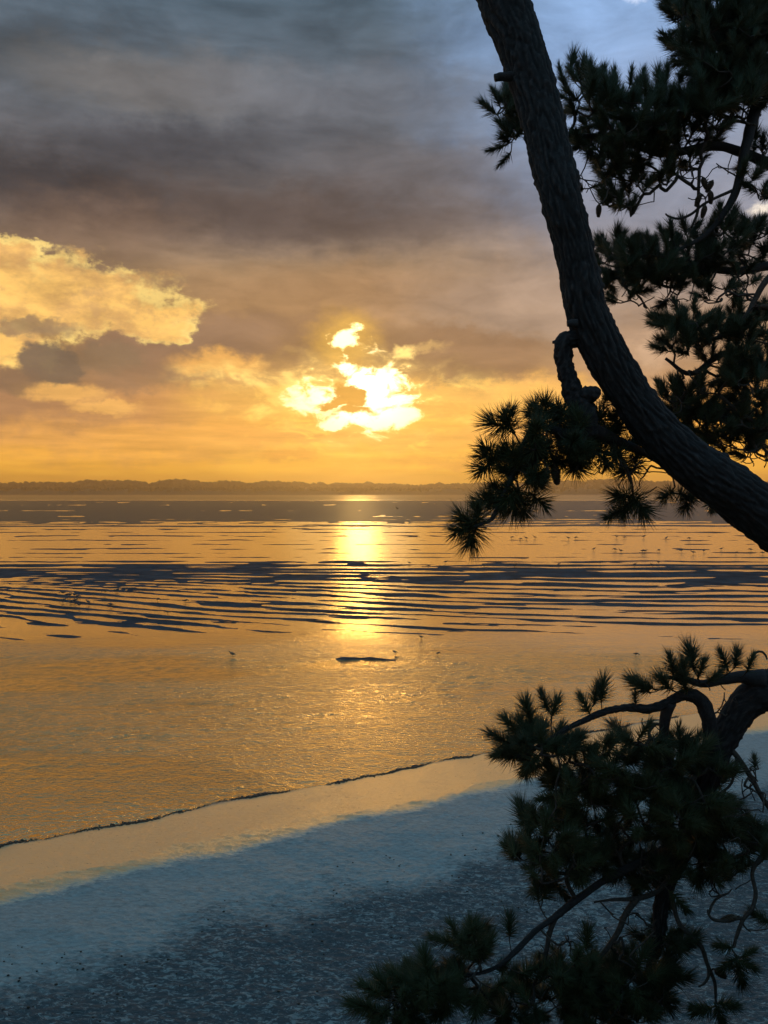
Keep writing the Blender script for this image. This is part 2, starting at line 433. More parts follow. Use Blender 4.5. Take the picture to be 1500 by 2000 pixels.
setv(b, Base_Color=ramp(n2, [(0.3, (0.02, 0.018, 0.012)), (0.7, (0.05, 0.04, 0.025))]), Roughness=0.6)

# ------------------------------------------------------------------ the tidal flat
ys = [6.0]
while ys[-1] < 2300:
    q = ys[-1]
    ys.append(q + max(0.03, q * q / (CAM_H * F) * (1.6 if 16 < q < 300 else 3.0)) if q > 14 else q + 0.5)
ys = np.array(ys + [2500, 3000, 3600])
ks = np.concatenate([np.linspace(-1.6, -0.56, 24)[:-1], np.linspace(-0.56, 0.56, 760), np.linspace(0.56, 1.6, 24)[1:]])
YY = np.repeat(ys[:, None], len(ks), 1); XX = YY * ks[None, :]
def flat_height(Xa, Ya):
    wl = 31.1 + 0.6 * Xa
    s = (Ya - wl) * 0.857 + fbm(Xa * 0.12, Ya * 0.12, oct=3) * 0.8 + fbm(Xa * 0.8, Ya * 0.8, oct=3) * 0.25
    # sand spit: rises from the waterline to a crest, then sinks again into a shaded hollow
    crest = 3.9 + 0.9 * fbm(Xa * 0.2 + 3, Ya * 0.3, oct=4)
    up = 0.48 * np.clip(-s / crest, 0, 1)
    down = -0.075 * np.clip(-s - crest, 0, 100)
    down = np.maximum(down, -0.72)
    z = np.where(s < 0, up + down, np.maximum(-0.10 * np.clip(s, 0, 3), -0.25))
    land = ss(0.3, -0.8, s)
    # small ripples of the sand
    swl = pn(Xa * 0.5, Ya * 1.1) * 0.05
    rp = pn(Xa * 3.0 + swl * 9, Ya * 5.4) * 0.5 + pn(Xa * 6.8, Ya * 9.5) * 0.5
    z = z + land * (rp * (0.020 + 0.040 * ss(-6, -9, s)) + swl * 0.35)
    # bars beyond the near water
    c = -0.36 * Xa + 0.0052 * Xa ** 2
    c = np.where(Xa > 32, -0.36 * 32 + 0.0052 * 32 ** 2 + (Xa - 32) * -0.03, np.where(Xa < -45, 0.36 * 45 + 0.0052 * 45 ** 2 - 0.6 * (Xa + 45), c))
    c = c * ss(115, 85, Ya) * 1.0
    tt = Ya - c + 1.8 * fbm(Xa / 22.0, Ya / 9.0, oct=3)
    lam = np.interp(Ya, [50, 62, 75, 95, 120, 160, 260, 900, 3000], [3.0, 2.9, 3.3, 4.2, 6.0, 13, 22, 60, 200])
    # phase = integral of 1/lambda
    tg = np.arange(-50, 4000, 0.5); lg = np.interp(tg, [50, 62, 75, 95, 120, 160, 260, 900, 3000], [3.0, 2.9, 3.3, 4.2, 6.0, 13, 22, 60, 200])
    ph = np.interp(tt, tg, np.cumsum(0.5 / lg))
    fr = (ph + 0.25 * fbm(Xa / 15.0, Ya / 6.0, oct=2)) % 1.0
    tri = np.where(fr < 0.72, fr / 0.72, (1 - fr) / 0.28) * 2 - 1           # steeper on the far side
    fr2 = (ph * 2.37 + 0.5 * fbm(Xa / 9.0, Ya / 4.0 + 9, oct=3)) % 1.0
    tri = tri * 0.9 + (1 - np.abs(fr2 * 2 - 1) * 2) * 0.30
    A = np.interp(Ya, [52, 60, 72, 120, 200, 400], [0.0, 0.05, 0.075, 0.09, 0.12, 0.15])
    brk = fbm(Xa / 12.0, Ya / 3.6 + 40, oct=4, gain=0.6)                             # bars fade in and out along their length
    bias = np.interp(Ya, [40, 56, 62, 72, 90, 97, 108, 121, 126, 150, 186, 196, 250, 272, 284, 330, 880, 915, 1900, 1930],
                     [-0.25, -0.08, -0.02, 0.0, 0.0, 0.008, 0.018, 0.0, -0.05, -0.055, -0.06, -0.05, -0.06, -0.03, 0.08, 0.11, 0.12, -0.5, -0.5, 0.8])
    xr = Xa / Ya
    dark = 0.045 * np.exp(-((Ya - 108) / 13) ** 2) * (ss(0.1, -0.1, xr + 0.08) + ss(0.0, 0.2, xr))
    zb = bias + dark * 0.45 + A * tri * 0.66 + A * brk * 1.05
    # thin channels in the far mud
    for yc, w, dpt, off in ((430, 14, 0.3, 0.0), (560, 16, 0.25, 0.1), (330, 5, 0.12, 0.3), (700, 20, 0.2, -0.1), (245, 5, -0.22, 0.0), (262, 4, -0.18, 0.1)):
        g = np.exp(-((Ya - yc - 18 * fbm(Xa / 90.0, yc * 0.01, oct=2)) / w) ** 2)
        zb = zb - g * dpt * (0.55 + 1.1 * fbm(Xa / 60.0 + yc, Ya / 200.0, oct=2))
    m = ss(2, 12, s) * ss(46, 56, Ya + 0.25 * Xa * (Xa > 0))
    z = z * (1 - m) + zb * m
    # long low bar in the near water (dark line right of centre)
    bar = np.exp(-((Ya - 52.0 + 0.10 * (Xa - 1) + 0.5 * fbm(Xa * 0.5, 1.0, oct=3)) / 0.34) ** 2) * ss(-3.8, -2.5, Xa) * ss(4.2, -1.5, Xa) * (0.92 + 0.5 * fbm(Xa * 1.1, Ya * 1.3, oct=2))
    z = np.where(m > 0, np.maximum(z, -0.2 + 0.30 * bar), np.maximum(z, -0.5 + 0.6 * bar)) if False else z + bar * 0.28
    return z
ZZ = flat_height(XX, YY)
me = mesh_np('tidal_flat', np.stack([XX, YY, ZZ], -1).reshape(-1, 3), grid_faces(*XX.shape))
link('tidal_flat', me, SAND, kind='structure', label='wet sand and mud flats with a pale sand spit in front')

# the water: a level sheet standing in the hollows of the flat, ending on the seaward slope of the spit
wx = np.concatenate([np.linspace(-5000, -300, 12)[:-1], np.linspace(-300, -34, 24)[:-1], np.linspace(-34, 34, 860), np.linspace(34, 300, 24)[1:], np.linspace(300, 5000, 12)[1:]])
edge = np.where(wx > 60, 31.1 + 36, np.where(wx < -40, 31.1 - 24, 31.1 + 0.6 * wx)) - 1.6
rows = [edge + (70 - edge) * (k / 330.0) ** 1.25 for k in range(331)] + [70 + (2400 - 70) * (k / 30.0) ** 2.5 + 0 * wx for k in range(1, 31)]
WY = np.stack(rows); WX = np.broadcast_to(wx, WY.shape)
wamp = ss(3, 9, (WY - 31.1 - 0.6 * WX) * 0.857) * ss(62, 50, WY + 2.5 * fbm(WX / 14, WY / 9, oct=2)) * (np.abs(WX) < 33)
wind = 0.4 + 1.0 * ss(-0.25, 0.25, fbm(WX / 9.0 + 4, WY / 5.0, oct=3) - 0.014 * WX + 0.012 * (WY - 42))
wz = pn(WX / 0.85 + 0.4 * pn(WX, WY), WY / 0.62) * 0.6 + pn(WX / 0.42 + 7, WY / 0.33 + 0.5 * pn(WX * 2, WY)) * 0.4 + pn(WX / 2.6, WY / 1.3 + 3) * 0.7
WZ = wamp * wind * wz * 0.047
V = np.stack([WX, WY, WZ], -1).reshape(-1, 3)
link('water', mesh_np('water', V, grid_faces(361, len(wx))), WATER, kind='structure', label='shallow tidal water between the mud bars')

# ------------------------------------------------------------------ bluff the pines stand on
def bluff_h(x, y):
    ye = 1.5 + 5.0 * ss(1.2, 4.2, x) + 0.4 * fbm(x * 0.4, y * 0.05, oct=2)
    h = 8.3 - 2.0 * np.clip(y - ye, 0, 50) + 0.10 * fbm(x * 1.2, y * 1.2, oct=4)
    return np.maximum(h, -0.8)
def ax(a, b, dens_a, dens_b, n, m):
    return np.concatenate([np.linspace(a, dens_a, m)[:-1], np.linspace(dens_a, dens_b, n), np.linspace(dens_b, b, m)[1:]])
bx = ax(-300, 300, -14, 14, 180, 20); by = np.concatenate([np.linspace(-400, -6, 20)[:-1], np.linspace(-6, 13.5, 120)])
BX, BY = np.meshgrid(bx, by); BZ = bluff_h(BX, BY)
link('bluff', mesh_np('bluff', np.stack([BX, BY, BZ], -1).reshape(-1, 3), grid_faces(*BX.shape)), GRASS, kind='structure',
     label='grassy bluff at the edge of the shore')

# ------------------------------------------------------------------ far shore
def ridge(name, y0, depth, prof, label, kind='structure', seed=0):
    xs = np.linspace(-2600, 2600, 520)
    top = prof(xs)
    prof_t = np.array([0, 0.03, 0.10, 0.3, 0.6, 1.0]); prof_z = np.array([-0.05, 0.25, 0.6, 0.9, 1.0, 0.9])
    V = np.stack([np.stack([xs, y0 + depth * a + 25 * fbm(xs / 260.0 + seed, a, oct=3), top * b_ - (0.6 if a == 0 else 0)], -1) for a, b_ in zip(prof_t, prof_z)])
    return link(name, mesh_np(name, V.reshape(-1, 3), grid_faces(6, len(xs))), HILL, kind=kind, label=label), xs, top
pA = lambda xs: 12.0 + 1.2 * fbm(xs / 300.0, 3.0, oct=3)
def pB(xs):
    px = 750 + xs / 2450 * F
    base = np.interp(px, [-600, 0, 120, 220, 260, 420, 640, 760, 860, 900, 1040, 1100, 1200, 1320, 1500, 2100], [15, 15, 16.5, 18, 20, 17, 15, 12, 12, 12, 13, 18, 20, 19, 16, 15])
    return base * 1.45 + 8.0 * fbm(xs / 130.0, 7.0, oct=4)
ridge('near_shore', 1915, 260, pA, 'low dark far shore along the water')
ridge('far_hills', 2380, 600, pB, 'hazy low hills on the horizon', seed=3)

def ico():
    t_ = (1 + 5 ** .5) / 2
    v = np.array([(-1, t_, 0), (1, t_, 0), (-1, -t_, 0), (1, -t_, 0), (0, -1, t_), (0, 1, t_), (0, -1, -t_), (0, 1, -t_), (t_, 0, -1), (t_, 0, 1), (-t_, 0, -1), (-t_, 0, 1)], float)
    v /= np.linalg.norm(v[0])
    f = np.array([(0, 11, 5), (0, 5, 1), (0, 1, 7), (0, 7, 10), (0, 10, 11), (1, 5, 9), (5, 11, 4), (11, 10, 2), (10, 7, 6), (7, 1, 8), (3, 9, 4), (3, 4, 2), (3, 2, 6), (3, 6, 8), (3, 8, 9), (4, 9, 5), (2, 4, 11), (6, 2, 10), (8, 6, 7), (9, 8, 1)])
    return v, f
IV, IF = ico()
def clumps(name, pts, rad, material, label, flat_z=1.0):
    n = len(pts)
    V = IV[None] * rad[:, None, None] * (0.75 + 0.5 * rng.random((n, 12, 1)))
    V[..., 2] *= flat_z
    V = V + pts[:, None, :]
    Fc = IF[None] + (np.arange(n) * 12)[:, None, None]
    o = link(name, mesh_np(name, V.reshape(-1, 3), Fc.reshape(-1, 3), tris=True), material, kind='stuff', label=label)
    return o
def wood(name, y0, depth, prof, seed, n, hmin, hmax, label):
    xs = rng.uniform(-1500, 1500, n)
    a = rng.uniform(0.05, 0.75, n)
    dens = fbm(xs / 70.0 + seed, a * 3, oct=3)
    keep = dens > -0.05
    xs, a, dens = xs[keep], a[keep], dens[keep]
    z = prof(xs) * np.interp(a, [0, 0.03, 0.10, 0.3, 0.6, 1.0], [-0.05, 0.25, 0.6, 0.9, 1.0, 0.9])
    r = rng.uniform(hmin, hmax, len(xs)) * (0.75 + 0.9 * np.clip(dens + 0.1, 0, 0.6))
    pts = np.stack([xs, y0 + depth * a, z + r * 0.55], -1)
    clumps(name, pts, r, WOOD, label, 0.95)
wood('far_woodland', 2380, 600, pB, 9, 6500, 3.5, 11.0, 'hazy woods along the far hills')
wood('shore_woodland', 1920, 240, pA, 4, 3600, 1.2, 4.4, 'dark belt of trees low along the far shore')

# ------------------------------------------------------------------ weed strewn along the waterline
n = 5200
wxs = rng.uniform(-14, 13, n) ; off = rng.normal(-0.02, 0.07, n)
wys = 31.1 + 0.6 * wxs
# bring each clump to where the sand meets the water
def waterline_y(xv):
    yy = 31.1 + 0.6 * xv - 2.2
    for k in range(90):
        h = flat_height(xv, yy)
        yy = np.where(h > 0.0, yy + 0.05, yy)
    return yy
xg = np.linspace(-15, 14, 400); yg = waterline_y(xg)
wys = np.interp(wxs, xg, yg) + off
r = rng.uniform(0.010, 0.040, n) * np.clip(0.75 + 2.2 * fbm(wxs * 0.6, 2.0, oct=4), 0.12, 1.6)
clumps('seaweed', np.stack([wxs, wys, np.maximum(flat_height(wxs, wys), 0) + r * 0.3], -1), r, WEED, 'dark seaweed strewn along the edge of the water', 0.5)
n = 1200
wxs = rng.uniform(-12, 10, n); sdist = rng.uniform(-15, -6.5, n)
wys = 31.1 + 0.6 * wxs + sdist / 0.857
keep = (fbm(wxs * 0.5, wys * 0.8, oct=3) > 0.0) & (wys > 13)
wxs, wys = wxs[keep], wys[keep]; r = rng.uniform(0.01, 0.035, len(wxs))
clumps('seaweed_scraps', np.stack([wxs, wys, flat_height(wxs, wys) + r * 0.3], -1), r, WEED, 'small dark scraps of weed over the shaded sand', 0.5)

# ------------------------------------------------------------------ haze
hb = bpy.data.meshes.new('haze')
x0, x1, y0_, y1_, z0_, z1_ = -5200, 5200, -600, 3700, -3.0, 64.0
hb.from_pydata([(x0, y0_, z0_), (x1, y0_, z0_), (x1, y1_, z0_), (x0, y1_, z0_), (x0, y0_, z1_), (x1, y0_, z1_), (x1, y1_, z1_), (x0, y1_, z1_)], [],
               [(0, 3, 2, 1), (4, 5, 6, 7), (0, 1, 5, 4), (1, 2, 6, 5), (2, 3, 7, 6), (3, 0, 4, 7)])
HAZE = bpy.data.materials.new('haze'); HAZE.use_nodes = True
HAZE.node_tree.nodes.clear()
pv = HAZE.node_tree.nodes.new('ShaderNodeVolumePrincipled'); mo = HAZE.node_tree.nodes.new('ShaderNodeOutputMaterial')
HAZE.node_tree.links.new(pv.outputs[0], mo.inputs['Volume'])
pv.inputs['Color'].default_value = (1.0, 0.84, 0.58, 1); pv.inputs['Density'].default_value = 0.00038
pv.inputs['Anisotropy'].default_value = 0.9
link('haze', hb, HAZE, kind='stuff', label='thin evening haze over the flats')

# ------------------------------------------------------------------ pines
def spline(pts, step):
    """Catmull-Rom through rows of (x, y, z, radius), resampled to even steps"""
    p = np.array(pts, float)
    if len(p) == 2: p = np.array([p[0], (p[0] + p[1]) / 2, p[1]])
    e = np.vstack([2 * p[0] - p[1], p, 2 * p[-1] - p[-2]]); e[0, 3] = p[0, 3]; e[-1, 3] = p[-1, 3]
    out = []
    for i in range(1, len(e) - 2):
        a, b, c_, d = e[i - 1], e[i], e[i + 1], e[i + 2]
        n = max(2, int(np.linalg.norm((c_ - b)[:3]) / step))
        t_ = (np.arange(n) / n)[:, None]
        out.append(0.5 * ((2 * b) + (c_ - a) * t_ + (2 * a - 5 * b + 4 * c_ - d) * t_ ** 2 + (3 * b - a - 3 * c_ + d) * t_ ** 3))
    out.append(e[-2][None]); return np.vstack(out)
def frames(c):
    T_ = np.gradient(c, axis=0); T_ /= np.linalg.norm(T_, axis=1)[:, None] + 1e-9
    N = np.zeros_like(T_); a = np.array([0, 0, 1.0]) if abs(T_[0, 2]) < 0.9 else np.array([1.0, 0, 0])
    v = np.cross(T_[0], a); N[0] = v / np.linalg.norm(v)
    for i in range(1, len(c)):
        v = N[i - 1] - T_[i] * N[i - 1].dot(T_[i]); N[i] = v / (np.linalg.norm(v) + 1e-9)
    return T_, N, np.cross(T_, N)
def tube_vf(c, r, sides, disp=None, cap=True):
    T_, N, B = frames(c)
    th = np.linspace(0, 2 * math.pi, sides, endpoint=False)
    R = r[:, None] * np.ones(sides)
    if disp is not None: R = R + disp(th, c, r)
    V = c[:, None] + R[..., None] * (np.cos(th)[None, :, None] * N[:, None] + np.sin(th)[None, :, None] * B[:, None])
    n = len(c); i = np.arange(n - 1)[:, None] * sides + np.arange(sides)[None]
    j = np.arange(n - 1)[:, None] * sides + (np.arange(sides)[None] + 1) % sides
    Q = np.stack([i, j, j + sides, i + sides], -1).reshape(-1, 4)
    V = V.reshape(-1, 3)
    if cap:
        V = np.vstack([V, c[0], c[-1]]); k = len(V)
        s_ = np.arange(sides); s2 = (s_ + 1) % sides
        q0 = np.stack([s2, s_, np.full(sides, k - 2), np.full(sides, k - 2)], -1)
        q1 = np.stack([s_ + (n - 1) * sides, s2 + (n - 1) * sides, np.full(sides, k - 1), np.full(sides, k - 1)], -1)
        return V, Q, np.vstack([q0, q1])[:, :3]
    return V, Q, None
def mesh_mixed(name, parts):
    """join tubes: quads plus cap triangles"""
    Vs, loops, starts, tot, off, ls = [], [], [], [], 0, 0
    for V, Q, Tn in parts:
        Vs.append(V)
        loops.append((Q + off).ravel()); starts.append(ls + np.arange(len(Q)) * 4); tot.append(np.full(len(Q), 4)); ls += Q.size
        if Tn is not None:
            loops.append((Tn + off).ravel()); starts.append(ls + np.arange(len(Tn)) * 3); tot.append(np.full(len(Tn), 3)); ls += Tn.size
        off += len(V)
    me = bpy.data.meshes.new(name)
    V = np.vstack(Vs).astype(np.float32); L = np.concatenate(loops).astype(np.int32)
    me.vertices.add(len(V)); me.vertices.foreach_set('co', V.ravel())
    me.loops.add(len(L)); me.loops.foreach_set('vertex_index', L)
    S = np.concatenate(starts).astype(np.int32)
    me.polygons.add(len(S)); me.polygons.foreach_set('loop_start', S); me.polygons.foreach_set('loop_total', np.concatenate(tot).astype(np.int32))
    me.update(calc_edges=True); me.polygons.foreach_set('use_smooth', np.ones(len(S), bool))
    return me
def bark_disp(amp, freq, seed=0.0):
    def f(th, c, r):
        arc = np.concatenate([[0], np.cumsum(np.linalg.norm(np.diff(c, axis=0), axis=1))])
        R = np.maximum(r, 0.03)[:, None]
        x = np.cos(th)[None] * R * freq; y = np.sin(th)[None] * R * freq; z = arc[:, None] * freq * 0.19 + seed
        x, y, z = np.broadcast_arrays(x, y, z)
        w = pn(x * 0.6, y * 0.6, z * 0.8) * 0.9
        a = np.abs(pn(x + w, y - w, z + w * 0.6)); a2 = np.abs(pn(x * 2.3 + 5, y * 2.3, z * 2.6 + w))
        plates = np.clip(a * 4.2, 0, 1) ** 0.7                     # dark fissures where noise crosses zero
        fine = np.clip(a2 * 4, 0, 1) ** 0.8
        lump = pn(x * 0.18, y * 0.18, z * 0.35) * 1.4
        flk = np.clip(pn(x * 1.7 + 9, y * 1.7, z * 3.5) - 0.18, 0, 1) * 2.2
        return amp * (plates * 0.9 + fine * 0.4 + lump * 0.55 + flk + pn(x * 5, y * 5, z * 9) * 0.3 - 1.0)
    return f

# needle tufts: one shoot with its needles, a handful of shapes shared by all
def tuft_mesh(name, seed, n, length, width, shoot, spread, droop, segs=2):
    g = np.random.default_rng(seed)
    Vs, Ts, off = [], [], 0
    # shoot axis along +Z
    for i in range(n):
        u = g.random() ** 0.8
        ph = g.random() * 2 * math.pi
        ang = math.radians(spread * (1.12 - 0.85 * u) + g.normal() * 9)
        base = np.array([0, 0, u * shoot])
        d = np.array([math.sin(ang) * math.cos(ph), math.sin(ang) * math.sin(ph), math.cos(ang)])
        L = length * (0.72 + 0.4 * g.random())
        side = np.cross(d, [0.3, 0.1, 1.0]); side /= np.linalg.norm(side); nn = np.cross(d, side)
        bend = (g.normal(size=3) * 0.10 + np.array([0, 0, droop])) * L
        rings = []
        for tt, w in (((0, 0.8), (0.5, 1.0)) if segs == 2 else ((0.04, 1.0),)):
            c_ = base + d * L * tt + bend * tt * tt
            for k in range(3):
                a_ = k * 2.0944 + ph
                rings.append(c_ + (side * math.cos(a_) + nn * math.sin(a_)) * width * 0.5 * w)
        rings.append(base + d * L + bend)
        Vs.append(rings)
        for k in range(3):
            k2 = (k + 1) % 3
            Ts += [(off + k, off + k2, off + 3 + k2), (off + k, off + 3 + k2, off + 3 + k), (off + 3 + k, off + 3 + k2, off + 6)] if segs == 2 else [(off + k, off + k2, off + 3)]
        off += 7 if segs == 2 else 4
    V = np.array(Vs).reshape(-1, 3)
    # bud and shoot
    c_ = np.array([[0, 0, -0.01], [0, 0, shoot * 0.5], [0, 0, shoot * 1.02], [0, 0, shoot * 1.18]]); r_ = np.array([0.004, 0.0042, 0.005, 0.0005])
    tv, tq, tt_ = tube_vf(c_, r_, 5)
    tq3 = np.vstack([tq[:, [0, 1, 2]], tq[:, [0, 2, 3]], tt_]) + off
    return mesh_np(name, np.vstack([V, tv]), np.vstack([np.array(Ts), tq3]), smooth=False, tris=True)
TUFT = {}
for kind, (n, ln, w, sh, spd) in {'near': (190, 0.080, 0.0026, 0.060, 88), 'mid': (190, 0.084, 0.0046, 0.095, 56), 'far': (170, 0.086, 0.0050, 0.105, 42)}.items():
    TUFT[kind] = [tuft_mesh('needle_tuft', 100 + k + 10 * len(kind), int(n * (0.8 + 0.08 * k)), ln * (0.88 + 0.05 * k), w, sh, spd + 4 * k, 0.05 * (k - 2), 2 if kind == 'near' else 1) for k in range(6)]
    for q in TUFT[kind]: q.materials.append(LEAF)
def cone_mesh():
    L, R0 = 0.085, 0.021
    c_ = np.stack([np.zeros(9), np.zeros(9), np.linspace(0, -L, 9)], -1)
    r_ = R0 * 0.72 * np.array([0.25, 0.75, 0.98, 1, 0.95, 0.82, 0.62, 0.38, 0.08])
    parts = [tube_vf(c_, r_, 10)]
    V, T3, off = [], [], 0
    for k in range(64):
        a = k * 2.39996; u = 0.06 + 0.88 * k / 64; rr = np.interp(u, np.linspace(0, 1, 9), r_)
        d = np.array([math.cos(a), math.sin(a), 0]); s_ = np.array([-math.sin(a), math.cos(a), 0]); o = np.array([0, 0, -u * L])
        V += [o + d * rr * 0.8 + s_ * 0.005, o + d * rr * 0.8 - s_ * 0.005, o + d * (rr + 0.006) - s_ * 0.006 + [0, 0, -0.007], o + d * (rr + 0.006) + s_ * 0.006 + [0, 0, -0.007], o + d * rr * 0.9 + [0, 0, -0.012]]
        T3 += [(off, off + 1, off + 2), (off, off + 2, off + 3), (off + 3, off + 2, off + 4), (off, off + 3, off + 4), (off + 1, off + 4, off + 2)]
        off += 5
    tv, tq, tt_ = parts[0]
    T = np.vstack([np.array(T3), np.vstack([tq[:, [0, 1, 2]], tq[:, [0, 2, 3]], tt_]) + off])
    return mesh_np('pine_cone', np.vstack([np.array(V), tv]), T, smooth=False, tris=True)
CONE_ME = cone_mesh(); CONE_ME.materials.append(CONE)

class Pine:
    def __init__(self, base, label, kind, seed, tw):
        self.root = bpy.data.objects.new('pine_tree', None); COL.objects.link(self.root)
        self.root.location = base; self.root['label'] = label; self.root['category'] = 'tree'
        self.base = np.array(base); self.kind = kind; self.g = np.random.default_rng(seed); self.tw = tw
        self.pos = []; self.dir = []; self.par = []; self.load = []; self.hand = []; self.n_tuft = 0
        self.extra = []; self.seedv = seed
    def add(self, name, me, m, **k):
        return link(name, me, m, self.root, **k)
    def limb(self, name, pts, sides=14, step=0.03, amp=0.004, freq=40, nodes=True, label=None):
        """pts: rows of (px, py, depth, width in photo pixels)"""
        rows = []
        for px, py, d, w in pts:
            q = P(px, py, d); rows.append((q.x, q.y, q.z, w / 2 / F * d))
        s = spline(rows, step); c, r = s[:, :3], s[:, 3]
        if name != 'trunk':
            wob = 0.25 * r[:, None] * np.stack([pn(c[:, 0] * 9 + k * 7, c[:, 2] * 9, c[:, 1] * 9) for k in range(3)], -1); c = c + wob
        V, Q, T3 = tube_vf(c - self.base, np.maximum(r, 0.002), sides, bark_disp(amp, freq, self.seedv))
        o = self.add(name, mesh_mixed(name, [(V, Q, T3)]), BARK if amp > 0.0015 else TWIG, label=label)
        if nodes:
            T_, _, _ = frames(c); k = max(1, int(0.06 / step)); prev = -1
            for i in range(0, len(c), k):
                self.pos.append(c[i]); self.dir.append(T_[i]); self.par.append(prev); self.hand.append(r[i]); prev = len(self.pos) - 1
        return o
    def place_tuft(self, p, d, s):
        if self.n_tuft >= 300:
            self.extra.append((p, d, s)); return
        me = TUFT[self.kind][self.g.integers(6)]
        o = link('needle_tuft', me, None, self.root)
        q = Vector(d).to_track_quat('Z', 'Y'); rot = q.to_matrix() @ Matrix.Rotation(self.g.random() * 6.28, 3, 'Z')
        o.matrix_local = Matrix.Translation(Vector(p - self.base)) @ rot.to_4x4() @ Matrix.Scale(s, 4)
        self.n_tuft += 1
    def crown(self, ells, singles, dens, upb, bare=(), cones=()):
        """ells: (px, py, rx, ry, depth, depth half-range, density factor); singles: (px, py, depth, dx, dy) shoots"""
        g = self.g; T = []
        rt = {'near': 0.085, 'mid': 0.10, 'far': 0.115}[self.kind]
        for e in ells:
            px, py, rx, ry, d, dd = e[:6]; k = e[6] if len(e) > 6 else 1
            rpx = rt * F / d
            n = max(1, int(rx * ry / (rpx * rpx) * dens * k * {'near': 3.4, 'mid': 9.0, 'far': 15}[self.kind] + 0.5))
            for i in range(n):
                a, q = g.random() * 6.283, math.sqrt(g.random())
                x, y = px + rx * q * math.cos(a) * 0.92, py + ry * q * math.sin(a) * 0.92
                dir_ = np.array([math.cos(a) * q * 0.7, g.normal() * 0.5, -math.sin(a) * q * 0.5 + upb]) + g.normal(size=3) * 0.3
                T.append((P(x, y, d + g.uniform(-dd, dd)), dir_ / np.linalg.norm(dir_), g.uniform(0.82, 1.12), 1))
        for s in singles:
            px, py, d, ddx, ddy = s[:5]; sc_ = s[5] if len(s) > 5 else 1.0
            dir_ = np.array([ddx, g.normal() * 0.15 - 0.1, ddy]); T.append((P(px, py, d), dir_ / np.linalg.norm(dir_), sc_, 1))
        for px, py, rx, ry, d, dd, n in bare:
            for i in range(n):
                a, q = g.random() * 6.283, math.sqrt(g.random())
                dir_ = g.normal(size=3) + np.array([0, 0, 0.3]); T.append((P(px + rx * q * math.cos(a), py + ry * q * math.sin(a), d + g.uniform(-dd, dd)), dir_ / np.linalg.norm(dir_), 0, 0))
        # grow twigs outward from the limbs, nearest shoots first
        pos = np.array(self.pos); cap = len(pos)
        buf = np.zeros((cap + 40 * len(T) + 10, 3)); buf[:cap] = pos; nn = cap
        dirs = list(self.dir); par = list(self.par)
        tgt = np.array([np.array(q[0]) for q in T])
        dmin = np.array([np.min(np.linalg.norm(pos - q, axis=1)) for q in tgt])
        paths = []
        for i in np.argsort(dmin):
            p3 = tgt[i]; td = T[i][1]
            sft = td * 0.02
            dist = np.linalg.norm(buf[:nn] - (p3 - td * 0.05), axis=1)
            j = int(np.argmin(dist)); p0 = buf[j].copy(); L = dist[j]
            if L > 0.9 and T[i][3]: pass
            d0 = dirs[j]; tow = (p3 - p0) / (np.linalg.norm(p3 - p0) + 1e-9)
            d0 = d0 * 0.4 + tow * 0.6 + g.normal(size=3) * 0.28
            b1 = p0 + d0 * 0.38 * L; b2 = p3 - td * 0.38 * L + np.array([0, 0, -0.10 * L]) + g.normal(size=3) * 0.06 * L
            m = max(3, int(L / 0.035)); t_ = np.linspace(0, 1, m + 1)[:, None]
            c_ = (1 - t_) ** 3 * p0 + 3 * (1 - t_) ** 2 * t_ * b1 + 3 * (1 - t_) * t_ ** 2 * b2 + t_ ** 3 * p3
            idx = [j]
            for q in range(1, m + 1):
                if nn >= len(buf): buf = np.vstack([buf, np.zeros((2000, 3))])
                buf[nn] = c_[q]; dirs.append((c_[q] - c_[q - 1]) / (np.linalg.norm(c_[q] - c_[q - 1]) + 1e-9)); par.append(idx[-1]); idx.append(nn); nn += 1
            paths.append((idx, c_))
            if T[i][3]:
                self.place_tuft(c_[-1] - td * 0.01, (td + dirs[-1] * 0.5), T[i][2])
        load = np.zeros(nn)
        for idx, c_ in paths: load[idx[-1]] += 1
        for k in range(nn - 1, cap - 1, -1):
            if par[k] >= 0: load[par[k]] += load[k]
        tubes = []
        for idx, c_ in paths:
            r = self.tw * np.maximum(load[idx], 1) ** 0.36; r[0] = r[1]
            tubes.append(tube_vf(c_ - self.base, r, 5))
        self.add('twigs', mesh_mixed('twigs', tubes), TWIG, kind='stuff')
        if self.extra:
            Vs, Fs, off = [], [], 0
            for p, d_, s_ in self.extra:
                me = TUFT[self.kind][self.g.integers(6)]
                v = np.empty(len(me.vertices) * 3, np.float32); me.vertices.foreach_get('co', v); v = v.reshape(-1, 3)
                f = np.empty(len(me.polygons) * 3, np.int32); me.loops.foreach_get('vertex_index', f); f = f.reshape(-1, 3)
                rot = np.array(Vector(d_).to_track_quat('Z', 'Y').to_matrix() @ Matrix.Rotation(self.g.random() * 6.28, 3, 'Z'))
                Vs.append(v @ rot.T * s_ + (p - self.base)); Fs.append(f + off); off += len(v)
            self.add('needles', mesh_np('needles', np.vstack(Vs), np.vstack(Fs), smooth=False, tris=True), LEAF, kind='stuff')
        for px, py, d, tilt in cones:
            o = link('pine_cone', CONE_ME, None, self.root)
            q = P(px, py, d); o.location = q - Vector(self.base); o.rotation_euler = (0.2, tilt, 0)
            # hang it from the nearest twig
            p0 = buf[int(np.argmin(np.linalg.norm(buf[:nn] - np.array(q), axis=1)))]
            st = np.array([np.array(q), (np.array(q) + p0) / 2 + [0, 0, 0.01], p0]) - self.base
            sk = link('cone_stalk', mesh_mixed('cone_stalk', [tube_vf(st, np.array([0.005, 0.004, 0.004]), 5)]), TWIG, self.root)

